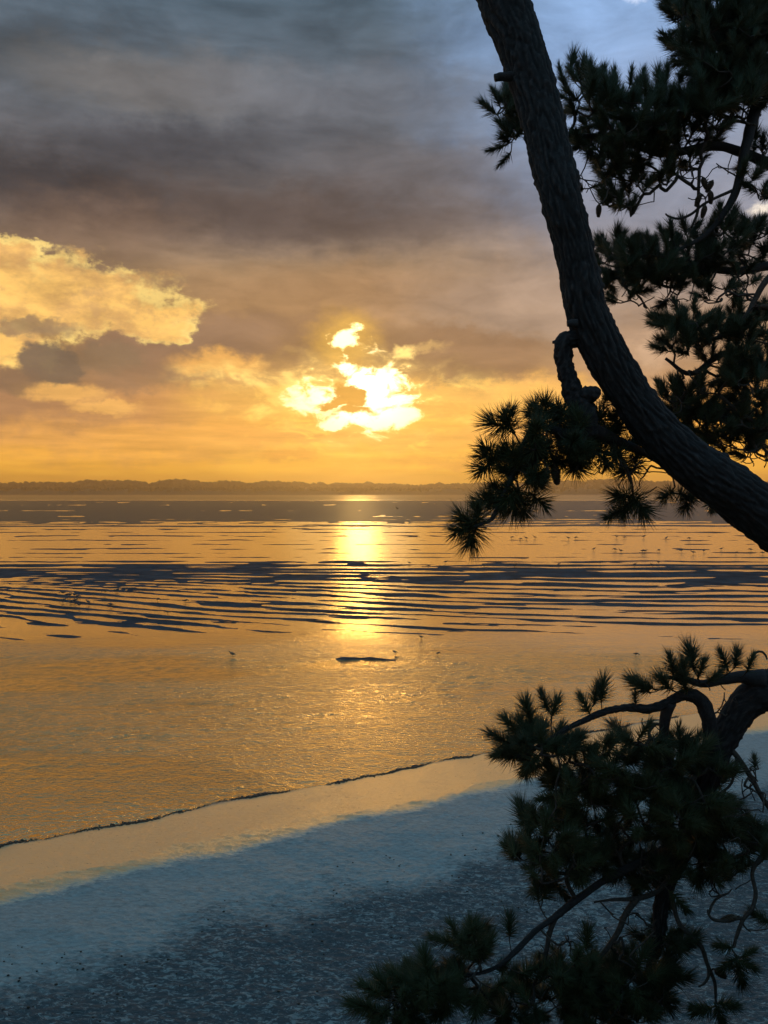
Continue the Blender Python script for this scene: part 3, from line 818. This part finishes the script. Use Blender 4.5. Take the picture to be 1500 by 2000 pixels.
# --- the leaning pine whose trunk crosses the picture
A = Pine((3.15, 3.55, float(bluff_h(3.15, 3.55)) - 0.1), 'big leaning pine whose thick dark trunk sweeps from top centre down to the right', 'near', 21, 0.0024)
D = 3.5
bx_, by_, bz_ = A.base
trunk_px = [(820, -620, 4.0, 84), (890, -350, 3.9, 92), (940, -150, 3.8, 102), (984, 0, 3.7, 106), (1020, 100, 3.65, 96), (1051, 200, 3.6, 90), (1074, 300, 3.55, 88), (1098, 400, 3.5, 84),
            (1123, 500, 3.5, 82), (1143, 600, 3.5, 86), (1169, 665, 3.5, 88), (1200, 720, 3.5, 90), (1235, 775, 3.5, 92), (1290, 845, 3.5, 100),
            (1355, 905, 3.5, 108), (1430, 960, 3.5, 116), (1500, 1012, 3.5, 122), (1600, 1085, 3.5, 128), (1740, 1200, 3.5, 136)]
rows = [(*P(a, b_, d), w * (0.92 if b_ < 750 else 0.86) / 2 / F * d) for a, b_, d, w in trunk_px] + [(2.75, 3.5, 8.75, 0.15), (3.10, 3.55, bz_ + 0.25, 0.19), (3.2, 3.55, bz_ - 0.3, 0.26)]
s = spline(rows, 0.0075); c_, r_ = s[:, :3], s[:, 3]
V, Q, T3 = tube_vf(c_ - A.base, r_, 110, bark_disp(0.0125, 34, 2.0))
A.add('trunk', mesh_mixed('trunk', [(V, Q, T3)]), BARK)
T_, _, _ = frames(c_)
A.limb('snapped_stub', [(1015, 150, 3.6, 22), (995, 150, 3.6, 20), (978, 150, 3.6, 17), (966, 153, 3.6, 15)], 12, 0.006, 0.004, 60, False)
A.limb('snapped_stub', [(1128, 632, 3.45, 20), (1116, 632, 3.45, 15), (1108, 633, 3.45, 12)], 10, 0.006, 0.004, 60, False)
A.limb('broken_branch', [(1175, 650, 3.55, 40), (1150, 652, 3.52, 46), (1122, 662, 3.5, 34), (1106, 668, 3.5, 36), (1099, 682, 3.5, 36), (1103, 720, 3.5, 34), (1113, 755, 3.5, 38), (1128, 785, 3.5, 46), (1142, 812, 3.5, 50), (1150, 850, 3.5, 36)], 30, 0.005, 0.012, 70)
A.limb('broken_branch_tip', [(1110, 668, 3.5, 24), (1094, 668, 3.5, 13), (1079, 669, 3.5, 6)], 10, 0.005, 0.003, 60, False)
A.limb('knot', [(1135, 775, 3.5, 30), (1152, 771, 3.48, 34), (1166, 770, 3.47, 27), (1172, 771, 3.47, 12)], 20, 0.004, 0.012, 80, False)
A.limb('branch', [(1150, 840, 3.5, 34), (1110, 850, 3.5, 24), (1075, 838, 3.48, 17), (1045, 832, 3.46, 13), (1030, 855, 3.45, 12), (1010, 890, 3.42, 10), (995, 940, 3.4, 10), (975, 985, 3.38, 9), (960, 1015, 3.36, 8), (925, 1030, 3.34, 5)], 12, 0.012, 0.0022, 60)
A.limb('branch', [(1140, 830, 3.5, 34), (1180, 850, 3.56, 26), (1225, 870, 3.62, 20), (1270, 890, 3.7, 14), (1310, 920, 3.75, 8)], 12, 0.012, 0.0022, 60)
A.limb('branch', [(1190, 855, 3.58, 16), (1215, 900, 3.6, 9), (1232, 940, 3.6, 7), (1236, 965, 3.6, 5)], 8, 0.012, 0.001, 60)
A.limb('branch', [(900, -330, 3.9, 40), (1000, -420, 4.2, 34), (1150, -480, 4.6, 24), (1280, -500, 5.0, 14)], 10, 0.03, 0.003, 50)
A.limb('branch', [(860, -480, 3.95, 36), (760, -580, 4.1, 30), (640, -640, 4.3, 20), (540, -650, 4.5, 12)], 10, 0.03, 0.003, 50)
d = 3.42
A.crown(
    [(1095, 860, 62, 62, 3.5, 0.16, 1.5), (1040, 880, 42, 45, 3.45, 0.12, 1.4), (1010, 925, 34, 40, 3.42, 0.1, 1.3), (1165, 860, 52, 44, 3.55, 0.16, 1.4), (1220, 865, 46, 36, 3.65, 0.14, 1.2),
     (1250, 905, 34, 20, 3.7, 0.1, 0.7), (1120, 915, 60, 18, 3.5, 0.1, 0.7), (1175, 905, 44, 18, 3.6, 0.1, 0.5),
     (1150, -490, 170, 60, 4.6, 0.4, 1), (640, -640, 150, 60, 4.3, 0.4, 1)],
    [(1000, 838, d, -0.5, 0.55), (985, 836, d, -0.9, 0.3), (995, 830, d, 0.2, 0.9), (965, 888, d, -0.8, 0.45), (962, 905, d, -0.9, -0.5), (968, 896, d, -0.5, 0.1),
     (985, 965, d, -0.8, 0.35), (960, 978, d, -0.95, 0.0), (975, 985, d, -0.5, 0.6), (925, 1022, d - 0.05, -0.7, 0.35), (918, 1030, d - 0.05, -0.75, -0.2), (930, 1032, d - 0.05, -0.2, -0.9),
     (935, 1018, d - 0.05, -0.3, 0.6), (1020, 975, d, 0.15, -0.9), (1040, 968, d, 0.6, -0.7), (1010, 968, d, -0.35, -0.8), (1068, 808, d, -0.35, 0.9, 0.9), (1050, 822, d, -0.6, 0.6, 0.9),
     (1232, 980, 3.58, -0.5, -0.6), (1240, 976, 3.58, 0.5, -0.6), (1228, 970, 3.58, -0.8, 0.1), (1205, 1000, 3.58, -0.7, -0.4, 0.8), (1330, 965, 3.75, 0.7, -0.2, 0.8), (1310, 962, 3.75, -0.7, -0.3, 0.7), (1340, 975, 3.75, -0.3, -0.7, 0.7),
     (1385, 985, 3.8, 0.1, -0.9, 0.6), (1180, 790, 3.6, 0.4, 0.8, 0.6), (1195, 815, 3.6, 0.5, 0.6, 0.7), (1030, 915, d, 0.3, -0.5), (1000, 930, d, -0.6, 0.3), (1010, 900, d, -0.6, 0.3)],
    1.7, 0.15, bare=[(1190, 900, 90, 25, 3.6, 0.15, 26), (1270, 930, 50, 22, 3.7, 0.1, 10), (1180, 780, 25, 18, 3.6, 0.05, 3)], cones=[(1070, 912, 3.45, 0.3), (1082, 905, 3.5, -0.2)])

# --- the pine behind, filling the right side of the sky
B = Pine((4.05, 6.9, float(bluff_h(4.05, 6.9)) - 0.1), 'dense pine standing behind the leaning trunk, its crown filling the upper right of the sky', 'far', 33, 0.0036)
bz_ = B.base[2]
rows = [(4.05, 6.9, bz_ - 0.3, 0.24), (4.05, 6.9, bz_ + 0.5, 0.19), (3.95, 6.8, 8.5, 0.165), (3.8, 6.7, 10.5, 0.15), (3.65, 6.6, 12.5, 0.12), (3.6, 6.6, 14.5, 0.09), (3.6, 6.6, 16.5, 0.05)]
s = spline(rows, 0.02)
V, Q, T3 = tube_vf(s[:, :3] - B.base, s[:, 3], 48, bark_disp(0.013, 34, 5.0)); B.add('trunk', mesh_mixed('trunk', [(V, Q, T3)]), BARK)
B.limb('branch', [(1690, 470, 6.6, 34), (1590, 380, 6.4, 28), (1500, 320, 6.3, 22), (1400, 285, 6.2, 18), (1300, 300, 6.2, 15), (1200, 270, 6.2, 12), (1120, 265, 6.1, 10), (1040, 255, 6.0, 8), (1005, 240, 6.0, 6)], 10, 0.03, 0.002, 40)
B.limb('branch', [(1690, 330, 6.7, 36), (1580, 230, 6.5, 28), (1480, 150, 6.3, 20), (1400, 90, 6.2, 12), (1340, 40, 6.2, 8)], 10, 0.03, 0.002, 40)
B.limb('branch', [(1480, 200, 6.2, 24), (1458, 280, 6.1, 20), (1444, 349, 6.0, 17), (1430, 390, 6.0, 15), (1403, 432, 6.0, 12), (1370, 465, 6.0, 10), (1320, 490, 6.0, 7)], 10, 0.02, 0.0018, 40)
B.limb('branch', [(1690, 620, 6.8, 30), (1600, 560, 6.7, 26), (1520, 520, 6.6, 20), (1440, 530, 6.5, 16), (1340, 520, 6.5, 13), (1260, 540, 6.4, 10), (1190, 530, 6.4, 7)], 10, 0.03, 0.002, 40)
B.limb('branch', [(1560, 500, 6.0, 16), (1498, 547, 5.9, 13), (1472, 590, 5.9, 11), (1450, 625, 5.9, 9), (1400, 660, 6.0, 7), (1340, 660, 6.0, 6)], 10, 0.02, 0.0015, 40)
B.limb('branch', [(1690, 850, 6.9, 34), (1580, 760, 6.6, 26), (1500, 720, 6.4, 20), (1420, 690, 6.3, 14), (1350, 730, 6.2, 10), (1300, 700, 6.2, 6)], 10, 0.03, 0.002, 40)
B.limb('branch', [(1690, 960, 6.9, 30), (1590, 880, 6.7, 24), (1500, 850, 6.6, 18), (1420, 820, 6.5, 14), (1340, 810, 6.5, 10)], 10, 0.03, 0.002, 40)
B.limb('bare_branch', [(1500, 840, 6.1, 8), (1450, 810, 6.05, 8), (1415, 780, 6.0, 7), (1405, 772, 6.0, 4)], 8, 0.02, 0.001, 40)
B.limb('twig', [(1430, 372, 6.0, 7), (1395, 388, 6.0, 6), (1372, 400, 6.0, 6), (1350, 418, 6.0, 6), (1325, 427, 6.0, 5), (1305, 422, 6.0, 4), (1300, 417, 6.0, 3)], 6, 0.02, 0.0005, 40)
B.limb('twig', [(1366, 330, 6.0, 7), (1364, 380, 6.0, 6), (1362, 415, 6.0, 6), (1350, 445, 6.0, 5)], 6, 0.02, 0.0005, 40)
B.crown(
    [(1420, 20, 105, 60, 6.3, 0.5, 1.5), (1430, 110, 100, 70, 6.3, 0.6, 1.6), (1410, 185, 75, 50, 6.2, 0.5, 1.3), (1490, 90, 60, 130, 6.4, 0.6, 1.6), (1340, 60, 28, 70, 6.2, 0.3, 0.9),
     (1150, 195, 50, 50, 6.1, 0.4), (1220, 225, 70, 55, 6.2, 0.5), (1300, 225, 75, 52, 6.2, 0.5), (1370, 235, 55, 45, 6.2, 0.5), (1180, 290, 55, 40, 6.2, 0.4, 1.0), (1260, 290, 70, 45, 6.2, 0.4, 1.0), (1340, 290, 60, 35, 6.2, 0.4, 0.9),
     (1150, 345, 40, 30, 6.2, 0.3, 0.5), (1225, 355, 60, 30, 6.2, 0.3, 0.55), (1215, 405, 36, 28, 6.1, 0.2, 0.9), (1320, 350, 45, 24, 6.2, 0.3, 0.5), (1455, 345, 22, 26, 6.0, 0.2, 0.8), (1490, 380, 18, 26, 6.0, 0.2, 0.9), (1490, 280, 30, 30, 6.3, 0.3, 0.6),
     (1195, 515, 42, 48, 6.4, 0.4, 1.2), (1265, 515, 62, 46, 6.4, 0.5, 1.2), (1345, 500, 62, 52, 6.4, 0.5, 1.2), (1415, 480, 48, 50, 6.3, 0.4, 1.1), (1475, 480, 34, 40, 6.4, 0.4, 0.9), (1210, 570, 36, 26, 6.3, 0.3, 0.7), (1290, 566, 52, 24, 6.3, 0.3, 0.7), (1380, 560, 55, 26, 6.3, 0.3, 0.6), (1440, 545, 40, 26, 6.3, 0.3, 0.5),
     (1335, 635, 40, 30, 6.0, 0.3, 1.0), (1305, 658, 28, 22, 6.0, 0.3, 0.9), (1385, 640, 45, 34, 6.1, 0.3, 0.8), (1350, 680, 60, 24, 6.1, 0.3, 0.7), (1440, 660, 40, 40, 6.2, 0.4, 0.8), (1460, 640, 22, 30, 6.0, 0.3, 0.8), (1490, 660, 22, 60, 6.3, 0.4, 1.0),
     (1400, 725, 50, 28, 6.2, 0.3, 0.8), (1460, 740, 45, 60, 6.3, 0.5, 1.2), (1370, 770, 40, 26, 6.2, 0.3, 0.7), (1310, 790, 32, 30, 6.3, 0.3, 0.9), (1340, 815, 50, 40, 6.5, 0.4, 1.2), (1410, 840, 70, 40, 6.5, 0.5, 1.3), (1480, 820, 40, 60, 6.5, 0.5, 1.3), (1430, 880, 50, 16, 6.5, 0.3, 0.5), (1480, 895, 30, 22, 6.5, 0.3, 0.5),
     (985, 205, 16, 22, 5.9, 0.15, 2.2), (1008, 262, 24, 26, 5.9, 0.15, 1.6)],
    [(1115, 140, 6.1, 0.0, 1), (1145, 150, 6.1, 0.1, 1), (1172, 165, 6.1, 0.2, 1), (1230, 165, 6.1, 0, 1), (1252, 170, 6.1, 0.2, 1), (1300, 165, 6.1, -0.1, 1), (1325, 165, 6.1, 0.1, 1), (1100, 160, 6.1, -0.3, 1), (1290, 172, 6.1, -0.1, 1),
     (975, 205, 5.9, -0.4, 0.9), (968, 222, 5.9, -0.6, 0.6), (985, 285, 5.9, -0.8, -0.2), (995, 300, 5.9, -0.6, -0.6),
     (1310, 10, 6.2, -0.8, 0.7), (1312, 80, 6.2, -0.9, 0.4), (1320, 100, 6.2, -0.8, 0.6), (1320, 30, 6.2, -0.9, 0.3),
     (1300, 635, 6.0, -0.7, 0.6), (1325, 612, 6.0, -0.3, 0.9), (1355, 610, 6.0, 0.1, 0.9), (1295, 775, 6.2, -0.2, 0.95), (1325, 770, 6.2, 0.1, 0.9), (1345, 775, 6.2, 0.2, 0.9), (1445, 612, 6.0, -0.2, 0.9), (1480, 630, 6.0, -0.1, 1)],
    0.88, 0.55, bare=[(1230, 370, 90, 40, 6.1, 0.3, 34), (1350, 330, 80, 40, 6.1, 0.3, 30), (1440, 230, 50, 20, 6.1, 0.3, 16), (1380, 410, 60, 30, 6.0, 0.1, 8), (1380, 575, 90, 20, 6.2, 0.3, 26), (1260, 590, 80, 14, 6.2, 0.2, 14), (1450, 590, 40, 30, 6.0, 0.2, 14), (1440, 780, 50, 60, 6.2, 0.3, 24), (1460, 890, 60, 24, 6.4, 0.3, 26), (1340, 730, 30, 20, 6.1, 0.1, 8)],
    cones=[(1372, 345, 5.9, -0.4), (1393, 352, 5.9, 0.5), (1388, 372, 5.9, -0.1), (1170, 398, 6.0, 0.0), (1378, 400, 5.9, 0.2), (1484, 598, 5.8, -1.4), (1368, 378, 5.9, 0.3), (1462, 705, 6.0, -1.2)])

# --- the low pine whose crooked limb comes in at lower right
Cc = Pine((3.9, 5.1, float(bluff_h(3.9, 5.1)) - 0.1), 'crooked pine with a gnarled grey limb and hanging foliage at lower right', 'mid', 47, 0.0030)
bz_ = Cc.base[2]
d = 4.8
rows = [(3.9, 5.1, bz_ - 0.3, 0.26), (3.88, 5.1, bz_ + 0.25, 0.2)] + [(*P(a, b_, dd), w / 2 / F * dd) for a, b_, dd, w in
        [(1900, 1480, 5.0, 110), (1750, 1395, 4.9, 104), (1620, 1350, 4.85, 100), (1545, 1345, 4.8, 88), (1495, 1350, 4.8, 76), (1456, 1376, 4.8, 62), (1430, 1416, 4.8, 56), (1410, 1455, 4.8, 52), (1392, 1492, 4.8, 50), (1378, 1540, 4.84, 42), (1345, 1600, 4.92, 34), (1338, 1660, 4.95, 30), (1308, 1715, 4.92, 29), (1290, 1775, 4.88, 28), (1286, 1830, 4.88, 24), (1268, 1900, 4.9, 18), (1240, 1990, 4.95, 14)]]
s = spline(rows, 0.012)
V, Q, T3 = tube_vf(s[:, :3] - Cc.base, s[:, 3], 60, bark_disp(0.014, 40, 8.0)); Cc.add('trunk', mesh_mixed('trunk', [(V, Q, T3)]), BARK)
cc = s[:, :3]; T_, _, _ = frames(cc)
for i in range(len(cc) * 55 // 100, len(cc), 6): Cc.pos.append(cc[i]); Cc.dir.append(T_[i]); Cc.par.append(-1); Cc.hand.append(0.03)
Cc.limb('branch', [(1398, 1490, 4.75, 32), (1390, 1450, 4.72, 29), (1384, 1405, 4.7, 28), (1368, 1368, 4.7, 27), (1335, 1357, 4.7, 24), (1305, 1372, 4.7, 20), (1270, 1384, 4.68, 18), (1230, 1382, 4.66, 15), (1195, 1386, 4.65, 13), (1150, 1402, 4.64, 12), (1105, 1425, 4.62, 10), (1060, 1455, 4.6, 8), (1010, 1478, 4.6, 5)], 22, 0.008, 0.008, 60)
Cc.limb('branch', [(1310, 1372, 4.7, 24), (1300, 1400, 4.72, 22), (1297, 1440, 4.75, 18), (1305, 1480, 4.78, 15), (1300, 1540, 4.8, 12), (1270, 1600, 4.8, 9)], 12, 0.015, 0.003, 50)
Cc.limb('branch', [(1490, 1325, 4.75, 40), (1450, 1322, 4.75, 26), (1410, 1328, 4.72, 20), (1370, 1335, 4.7, 15), (1330, 1325, 4.7, 11), (1290, 1322, 4.68, 8)], 12, 0.015, 0.003, 50)
Cc.limb('branch', [(1350, 1630, 4.85, 30), (1290, 1665, 4.8, 18), (1230, 1695, 4.75, 16), (1175, 1722, 4.7, 15), (1120, 1762, 4.65, 15), (1085, 1790, 4.6, 13), (1050, 1815, 4.58, 11), (1015, 1850, 4.56, 11), (975, 1885, 4.55, 9), (940, 1900, 4.55, 7), (905, 1906, 4.55, 4)], 14, 0.012, 0.0035, 50)
Cc.limb('branch', [(1085, 1790, 4.6, 12), (1072, 1830, 4.6, 10), (1062, 1880, 4.6, 8), (1040, 1930, 4.6, 6)], 8, 0.015, 0.001, 50)
Cc.limb('branch', [(1245, 1755, 4.75, 12), (1222, 1785, 4.72, 12), (1205, 1825, 4.7, 11), (1180, 1860, 4.68, 9), (1150, 1890, 4.66, 7)], 8, 0.015, 0.001, 50)
Cc.limb('branch', [(1320, 1700, 4.85, 10), (1285, 1740, 4.8, 10), (1245, 1755, 4.75, 10), (1200, 1757, 4.72, 6), (1160, 1762, 4.7, 4)], 8, 0.015, 0.001, 50)
Cc.limb('hanging_branch', [(1415, 1450, 4.78, 12), (1440, 1478, 4.75, 11), (1468, 1520, 4.72, 10), (1490, 1560, 4.7, 9), (1520, 1610, 4.7, 8), (1530, 1680, 4.7, 6)], 8, 0.015, 0.001, 50)
Cc.limb('hanging_branch', [(1440, 1478, 4.75, 8), (1434, 1510, 4.74, 6), (1425, 1535, 4.73, 5), (1400, 1555, 4.7, 4)], 6, 0.015, 0.0006, 50)
Cc.limb('hanging_branch', [(1310, 1740, 4.8, 10), (1325, 1800, 4.75, 9), (1350, 1828, 4.72, 9), (1370, 1850, 4.7, 9), (1382, 1885, 4.7, 8), (1396, 1920, 4.7, 7), (1398, 1955, 4.7, 5)], 8, 0.012, 0.0008, 50)
Cc.limb('hanging_branch', [(1376, 1860, 4.7, 7), (1384, 1900, 4.69, 6), (1376, 1920, 4.68, 5), (1364, 1927, 4.68, 3)], 6, 0.012, 0.0005, 50)
Cc.limb('hanging_branch', [(1500, 1660, 4.7, 12), (1470, 1700, 4.65, 8), (1476, 1745, 4.62, 8), (1468, 1775, 4.6, 8), (1452, 1795, 4.6, 8), (1440, 1825, 4.6, 7), (1432, 1850, 4.6, 5)], 8, 0.012, 0.0008, 50)
Cc.limb('hanging_branch', [(1450, 1792, 4.6, 6), (1420, 1798, 4.6, 6), (1395, 1797, 4.6, 6), (1384, 1786, 4.6, 5), (1382, 1776, 4.6, 3)], 6, 0.01, 0.0005, 50)
Cc.limb('hanging_branch', [(1446, 1795, 4.6, 5), (1456, 1812, 4.6, 4), (1466, 1820, 4.6, 3)], 6, 0.01, 0.0004, 50)
Cc.limb('twig', [(1462, 1300, 4.7, 6), (1470, 1285, 4.7, 5), (1477, 1274, 4.7, 5), (1488, 1273, 4.7, 5), (1496, 1281, 4.7, 4), (1498, 1288, 4.7, 3)], 6, 0.01, 0.0005, 50, False)
m = 4.65
Cc.crown(
    [(1030, 1470, 34, 24, m, 0.15, 1.9), (1055, 1465, 45, 34, m, 0.2, 1.7), (1120, 1480, 42, 30, m, 0.2, 1.0), (1165, 1500, 45, 30, m, 0.3, 0.9), (1210, 1480, 42, 45, m, 0.3, 0.7), (1250, 1440, 40, 40, m, 0.3, 0.7),
     (1250, 1510, 60, 40, 4.7, 0.3, 1.1), (1320, 1500, 60, 55, 4.75, 0.3, 1.3), (1370, 1540, 45, 60, 4.8, 0.3, 1.3), (1110, 1545, 50, 34, 4.7, 0.3, 1.2), (1075, 1590, 40, 34, 4.7, 0.3, 1.2), (1060, 1640, 45, 45, 4.7, 0.3, 1.4), (1085, 1690, 60, 40, 4.7, 0.3, 1.3),
     (1010, 1680, 16, 28, 4.6, 0.1, 1.4), (1170, 1580, 55, 40, 4.8, 0.3, 0.6), (1270, 1590, 65, 50, 4.8, 0.4, 1.4), (1340, 1600, 55, 60, 4.8, 0.4, 1.5), (1150, 1660, 50, 40, 4.8, 0.3, 1.0), (1200, 1640, 40, 40, 4.8, 0.3, 0.9),
     (1390, 1620, 40, 50, 4.85, 0.3, 1.3), (1370, 1680, 45, 34, 4.85, 0.3, 1.3), (1440, 1640, 36, 40, 4.85, 0.3, 1.1), (1420, 1700, 40, 22, 4.85, 0.3, 1.0), (1475, 1610, 22, 30, 4.8, 0.2, 0.8), (1490, 1660, 22, 30, 4.8, 0.2, 0.8), (1250, 1700, 45, 34, 4.85, 0.3, 1.0), (1290, 1720, 36, 40, 4.9, 0.3, 1.0), (1050, 1760, 24, 16, 4.65, 0.1, 0.7),
     (765, 1965, 50, 34, 4.55, 0.2, 1.9), (830, 1935, 50, 46, 4.55, 0.2, 1.9), (905, 1850, 28, 30, 4.55, 0.12, 2.2), (920, 1880, 34, 30, 4.55, 0.15, 1.0), (900, 1940, 60, 44, 4.6, 0.2, 1.3), (980, 1960, 60, 36, 4.6, 0.25, 1.2), (1060, 1950, 55, 44, 4.65, 0.25, 1.2), (1110, 1910, 50, 40, 4.65, 0.25, 1.3),
     (1170, 1930, 60, 50, 4.7, 0.3, 1.4), (1240, 1920, 55, 55, 4.8, 0.3, 1.5), (1280, 1930, 30, 40, 4.8, 0.3, 1.4), (990, 1905, 40, 20, 4.6, 0.2, 0.6), (1200, 1985, 100, 30, 4.8, 0.3, 1.3), (1290, 1850, 26, 40, 4.85, 0.2, 1.0), (1315, 1860, 16, 26, 4.8, 0.1, 0.8)],
    [(990, 1450, m, -0.9, 0.3), (996, 1470, m, -0.9, -0.2), (1010, 1430, m, -0.6, 0.8), (1035, 1405, m, -0.4, 0.8), (1070, 1385, m, -0.3, 0.9), (1078, 1400, m, 0.3, 0.8), (1160, 1372, m, 0.1, 1), (1175, 1365, m, 0.1, 1), (1150, 1390, m, -0.5, 0.8), (1240, 1372, m, -0.1, 1, 0.7),
     (1275, 1345, m, -0.8, 0.5), (1265, 1350, m, -0.7, 0.7), (1315, 1315, m, -0.2, 1, 1.1), (1325, 1325, m, 0.1, 1), (1355, 1305, m, -0.2, 1, 1.1), (1365, 1320, m, 0.4, 0.9), (1385, 1330, m, 0.5, 0.6, 0.8), (1310, 1345, m, -0.4, 0.5), (1420, 1305, m, -0.5, 0.8), (1435, 1300, m, 0.0, 1, 0.8), (1460, 1308, m, 0.2, 0.9, 0.9), (1340, 1350, m, -0.3, 0.8),
     (1440, 1880, 4.55, 0.1, -0.6, 1.0), (1440, 1875, 4.55, 0.6, -0.2, 0.9), (1438, 1872, 4.55, -0.5, -0.4, 0.9), (1428, 1850, 4.58, -0.8, 0.1, 0.7), (1450, 1868, 4.55, 0.2, 0.2, 0.7),
     (1398, 1965, 4.68, 0.4, -0.8), (1388, 1968, 4.68, -0.7, -0.3), (1380, 1970, 4.68, -0.9, 0.2, 0.8), (1405, 1960, 4.68, 0.8, 0.1, 0.8), (1475, 1500, 4.7, -0.1, 0.9, 0.6), (1498, 1800, 4.6, -0.7, 0.2, 0.8), (735, 1975, 4.5, -0.8, 0.5), (760, 1940, 4.5, -0.4, 0.8), (895, 1835, 4.5, -0.5, 0.9), (915, 1830, 4.5, 0.1, 1), (995, 1825, 4.6, 0, 1, 0.9), (1145, 1850, 4.65, 0.2, 1)],
    0.92, 0.25, bare=[(1450, 1540, 50, 60, 4.7, 0.15, 34), (1140, 1520, 70, 50, m, 0.2, 22), (1180, 1600, 50, 40, 4.75, 0.2, 16), (1230, 1440, 70, 40, m, 0.2, 16), (1090, 1860, 50, 50, 4.6, 0.1, 26), (1230, 1830, 50, 60, 4.7, 0.2, 30), (1310, 1850, 20, 30, 4.75, 0.05, 6), (1440, 1660, 50, 40, 4.7, 0.2, 14), (1400, 1740, 60, 20, 4.7, 0.1, 8), (1420, 1370, 50, 30, 4.7, 0.1, 12), (1240, 1660, 40, 30, 4.75, 0.1, 12)],
    cones=[(1440, 1790, 4.6, 1.2), (1396, 1893, 4.68, -0.9)])
print('tufts', A.n_tuft, B.n_tuft, Cc.n_tuft, len(A.extra), len(B.extra), len(Cc.extra))

# ------------------------------------------------------------------ wading birds
def bird_mesh(name, pose):
    g = np.random.default_rng(pose)
    parts = []
    # body: a tapering spindle, tail to breast, then neck and head; z=0 at the feet
    tilt = [0.25, 0.05, 0.45][pose]
    s_ = np.array([(-0.17, 0, 0.13, 0.006), (-0.10, 0, 0.145, 0.030), (-0.03, 0, 0.155, 0.052), (0.05, 0, 0.17, 0.056), (0.10, 0, 0.185, 0.040), (0.13, 0, 0.215, 0.022), (0.145, 0, 0.245, 0.020), (0.16, 0, 0.268, 0.026), (0.185, 0, 0.272, 0.020), (0.20, 0, 0.270, 0.006)])
    if pose == 1: s_[5:, 2] -= np.array([0.05, 0.09, 0.13, 0.155, 0.165]); s_[5:, 0] += 0.02
    if pose == 2: s_[:5, 2] += 0.02
    s = spline(s_, 0.02); parts.append(tube_vf(s[:, :3], np.maximum(s[:, 3], 0.003), 10))
    hd = s_[-1, :3]
    parts.append(tube_vf(np.array([hd - [0.01, 0, 0], hd + [0.03, 0, -0.004], hd + [0.07, 0, -0.018 if pose != 1 else -0.04]]), np.array([0.007, 0.005, 0.002]), 6))
    for sy in (-1, 1):
        parts.append(tube_vf(np.array([(0.0, sy * 0.02, 0.14), (-0.012, sy * 0.022, 0.07), (0.0, sy * 0.024, 0.0), (0.03, sy * 0.024, 0.0)]), np.array([0.008, 0.005, 0.005, 0.004]), 5))
        w = np.array([(0.08, sy * 0.045, 0.185, 0.022), (0.0, sy * 0.052, 0.172, 0.028), (-0.10, sy * 0.03, 0.15, 0.014), (-0.19, sy * 0.012, 0.138, 0.004)])
        s = spline(w, 0.03); parts.append(tube_vf(s[:, :3], s[:, 3], 6))
    return mesh_mixed(name, parts)
BIRD = [bird_mesh('wading_bird', k) for k in range(3)]
for q in BIRD: q.materials.append(FEATHER)
def bird(px, py, label, group, size=1.0, pose=None):
    dd = CAM_H * F / (py - 957.0)
    x, y = (px - 750) / F * dd, dd
    z = max(float(flat_height(np.array([x]), np.array([y]))[0]), -0.03)
    o = link('wading_bird', BIRD[random.randrange(3) if pose is None else pose], None, None, label, 'bird', group)
    o.location = (x, y, z); s_ = size * random.uniform(0.9, 1.15); o.scale = (s_, s_, s_)
    o.rotation_euler = (0, 0, random.choice([0, math.pi]) + random.uniform(-0.7, 0.7))
G1 = 'birds feeding on the bars at left'
for px, py in [(121, 1163), (130, 1167), (135, 1168), (144, 1167), (150, 1169), (121, 1178), (137, 1179), (144, 1178), (153, 1188), (171, 1182), (182, 1166), (204, 1160), (225, 1158), (228, 1157), (215, 1186), (307, 1175), (326, 1200), (361, 1178)]:
    bird(px, py, 'tiny dark wading bird in the loose flock on the bars at left', G1, 1.5)
bird(453, 1283, 'small dark wading bird standing alone left of centre where the ruffled water begins', None, 1.15, 0)
bird(772, 1279, 'small dark wading bird standing above the long narrow bar', None, 1.0, 2)
bird(856, 1280, 'small dark wading bird to the right of the long narrow bar', None, 0.9, 1)
bird(1244, 1282, 'small dark wading bird standing left of the lower right pine tufts', None, 1.0, 1)
bird(823, 1248, 'small dark wading bird on the nearest of the close set bars', None, 0.9, 0)
bird(776, 996, 'speck of a bird far out on the brown mud right of the sun glint', None, 6.0, 0)
G2 = 'birds strung out along the bars at right'
for px in (1160, 1205, 1214, 1252, 1263, 1292, 1330, 1352, 1376, 1410, 1438, 1470, 1488):
    bird(px + random.uniform(-4, 4), 1078 + random.uniform(-4, 5), 'tiny dark bird in the line strung along the bars beneath the leaning trunk', G2, 2.0)
G3 = 'birds on the bright water below the hanging branch'
for px in (1003, 1019, 1030, 1042, 1110, 1127, 1205, 1218, 1260, 1300, 1345):
    bird(px + random.uniform(-4, 4), 1053 + random.uniform(-3, 3), 'tiny dark bird on the bright water right of the lowest needle tuft', G3, 2.3)
G4 = 'birds on the dark bars at centre'
for px in (790, 803, 840, 870, 1003, 1010, 945, 1170, 1273, 1290, 1095, 1240):
    bird(px + random.uniform(-4, 4), 1104 + random.uniform(-3, 6), 'tiny dark bird on the dark bars below the bright water at centre', G4, 1.7)
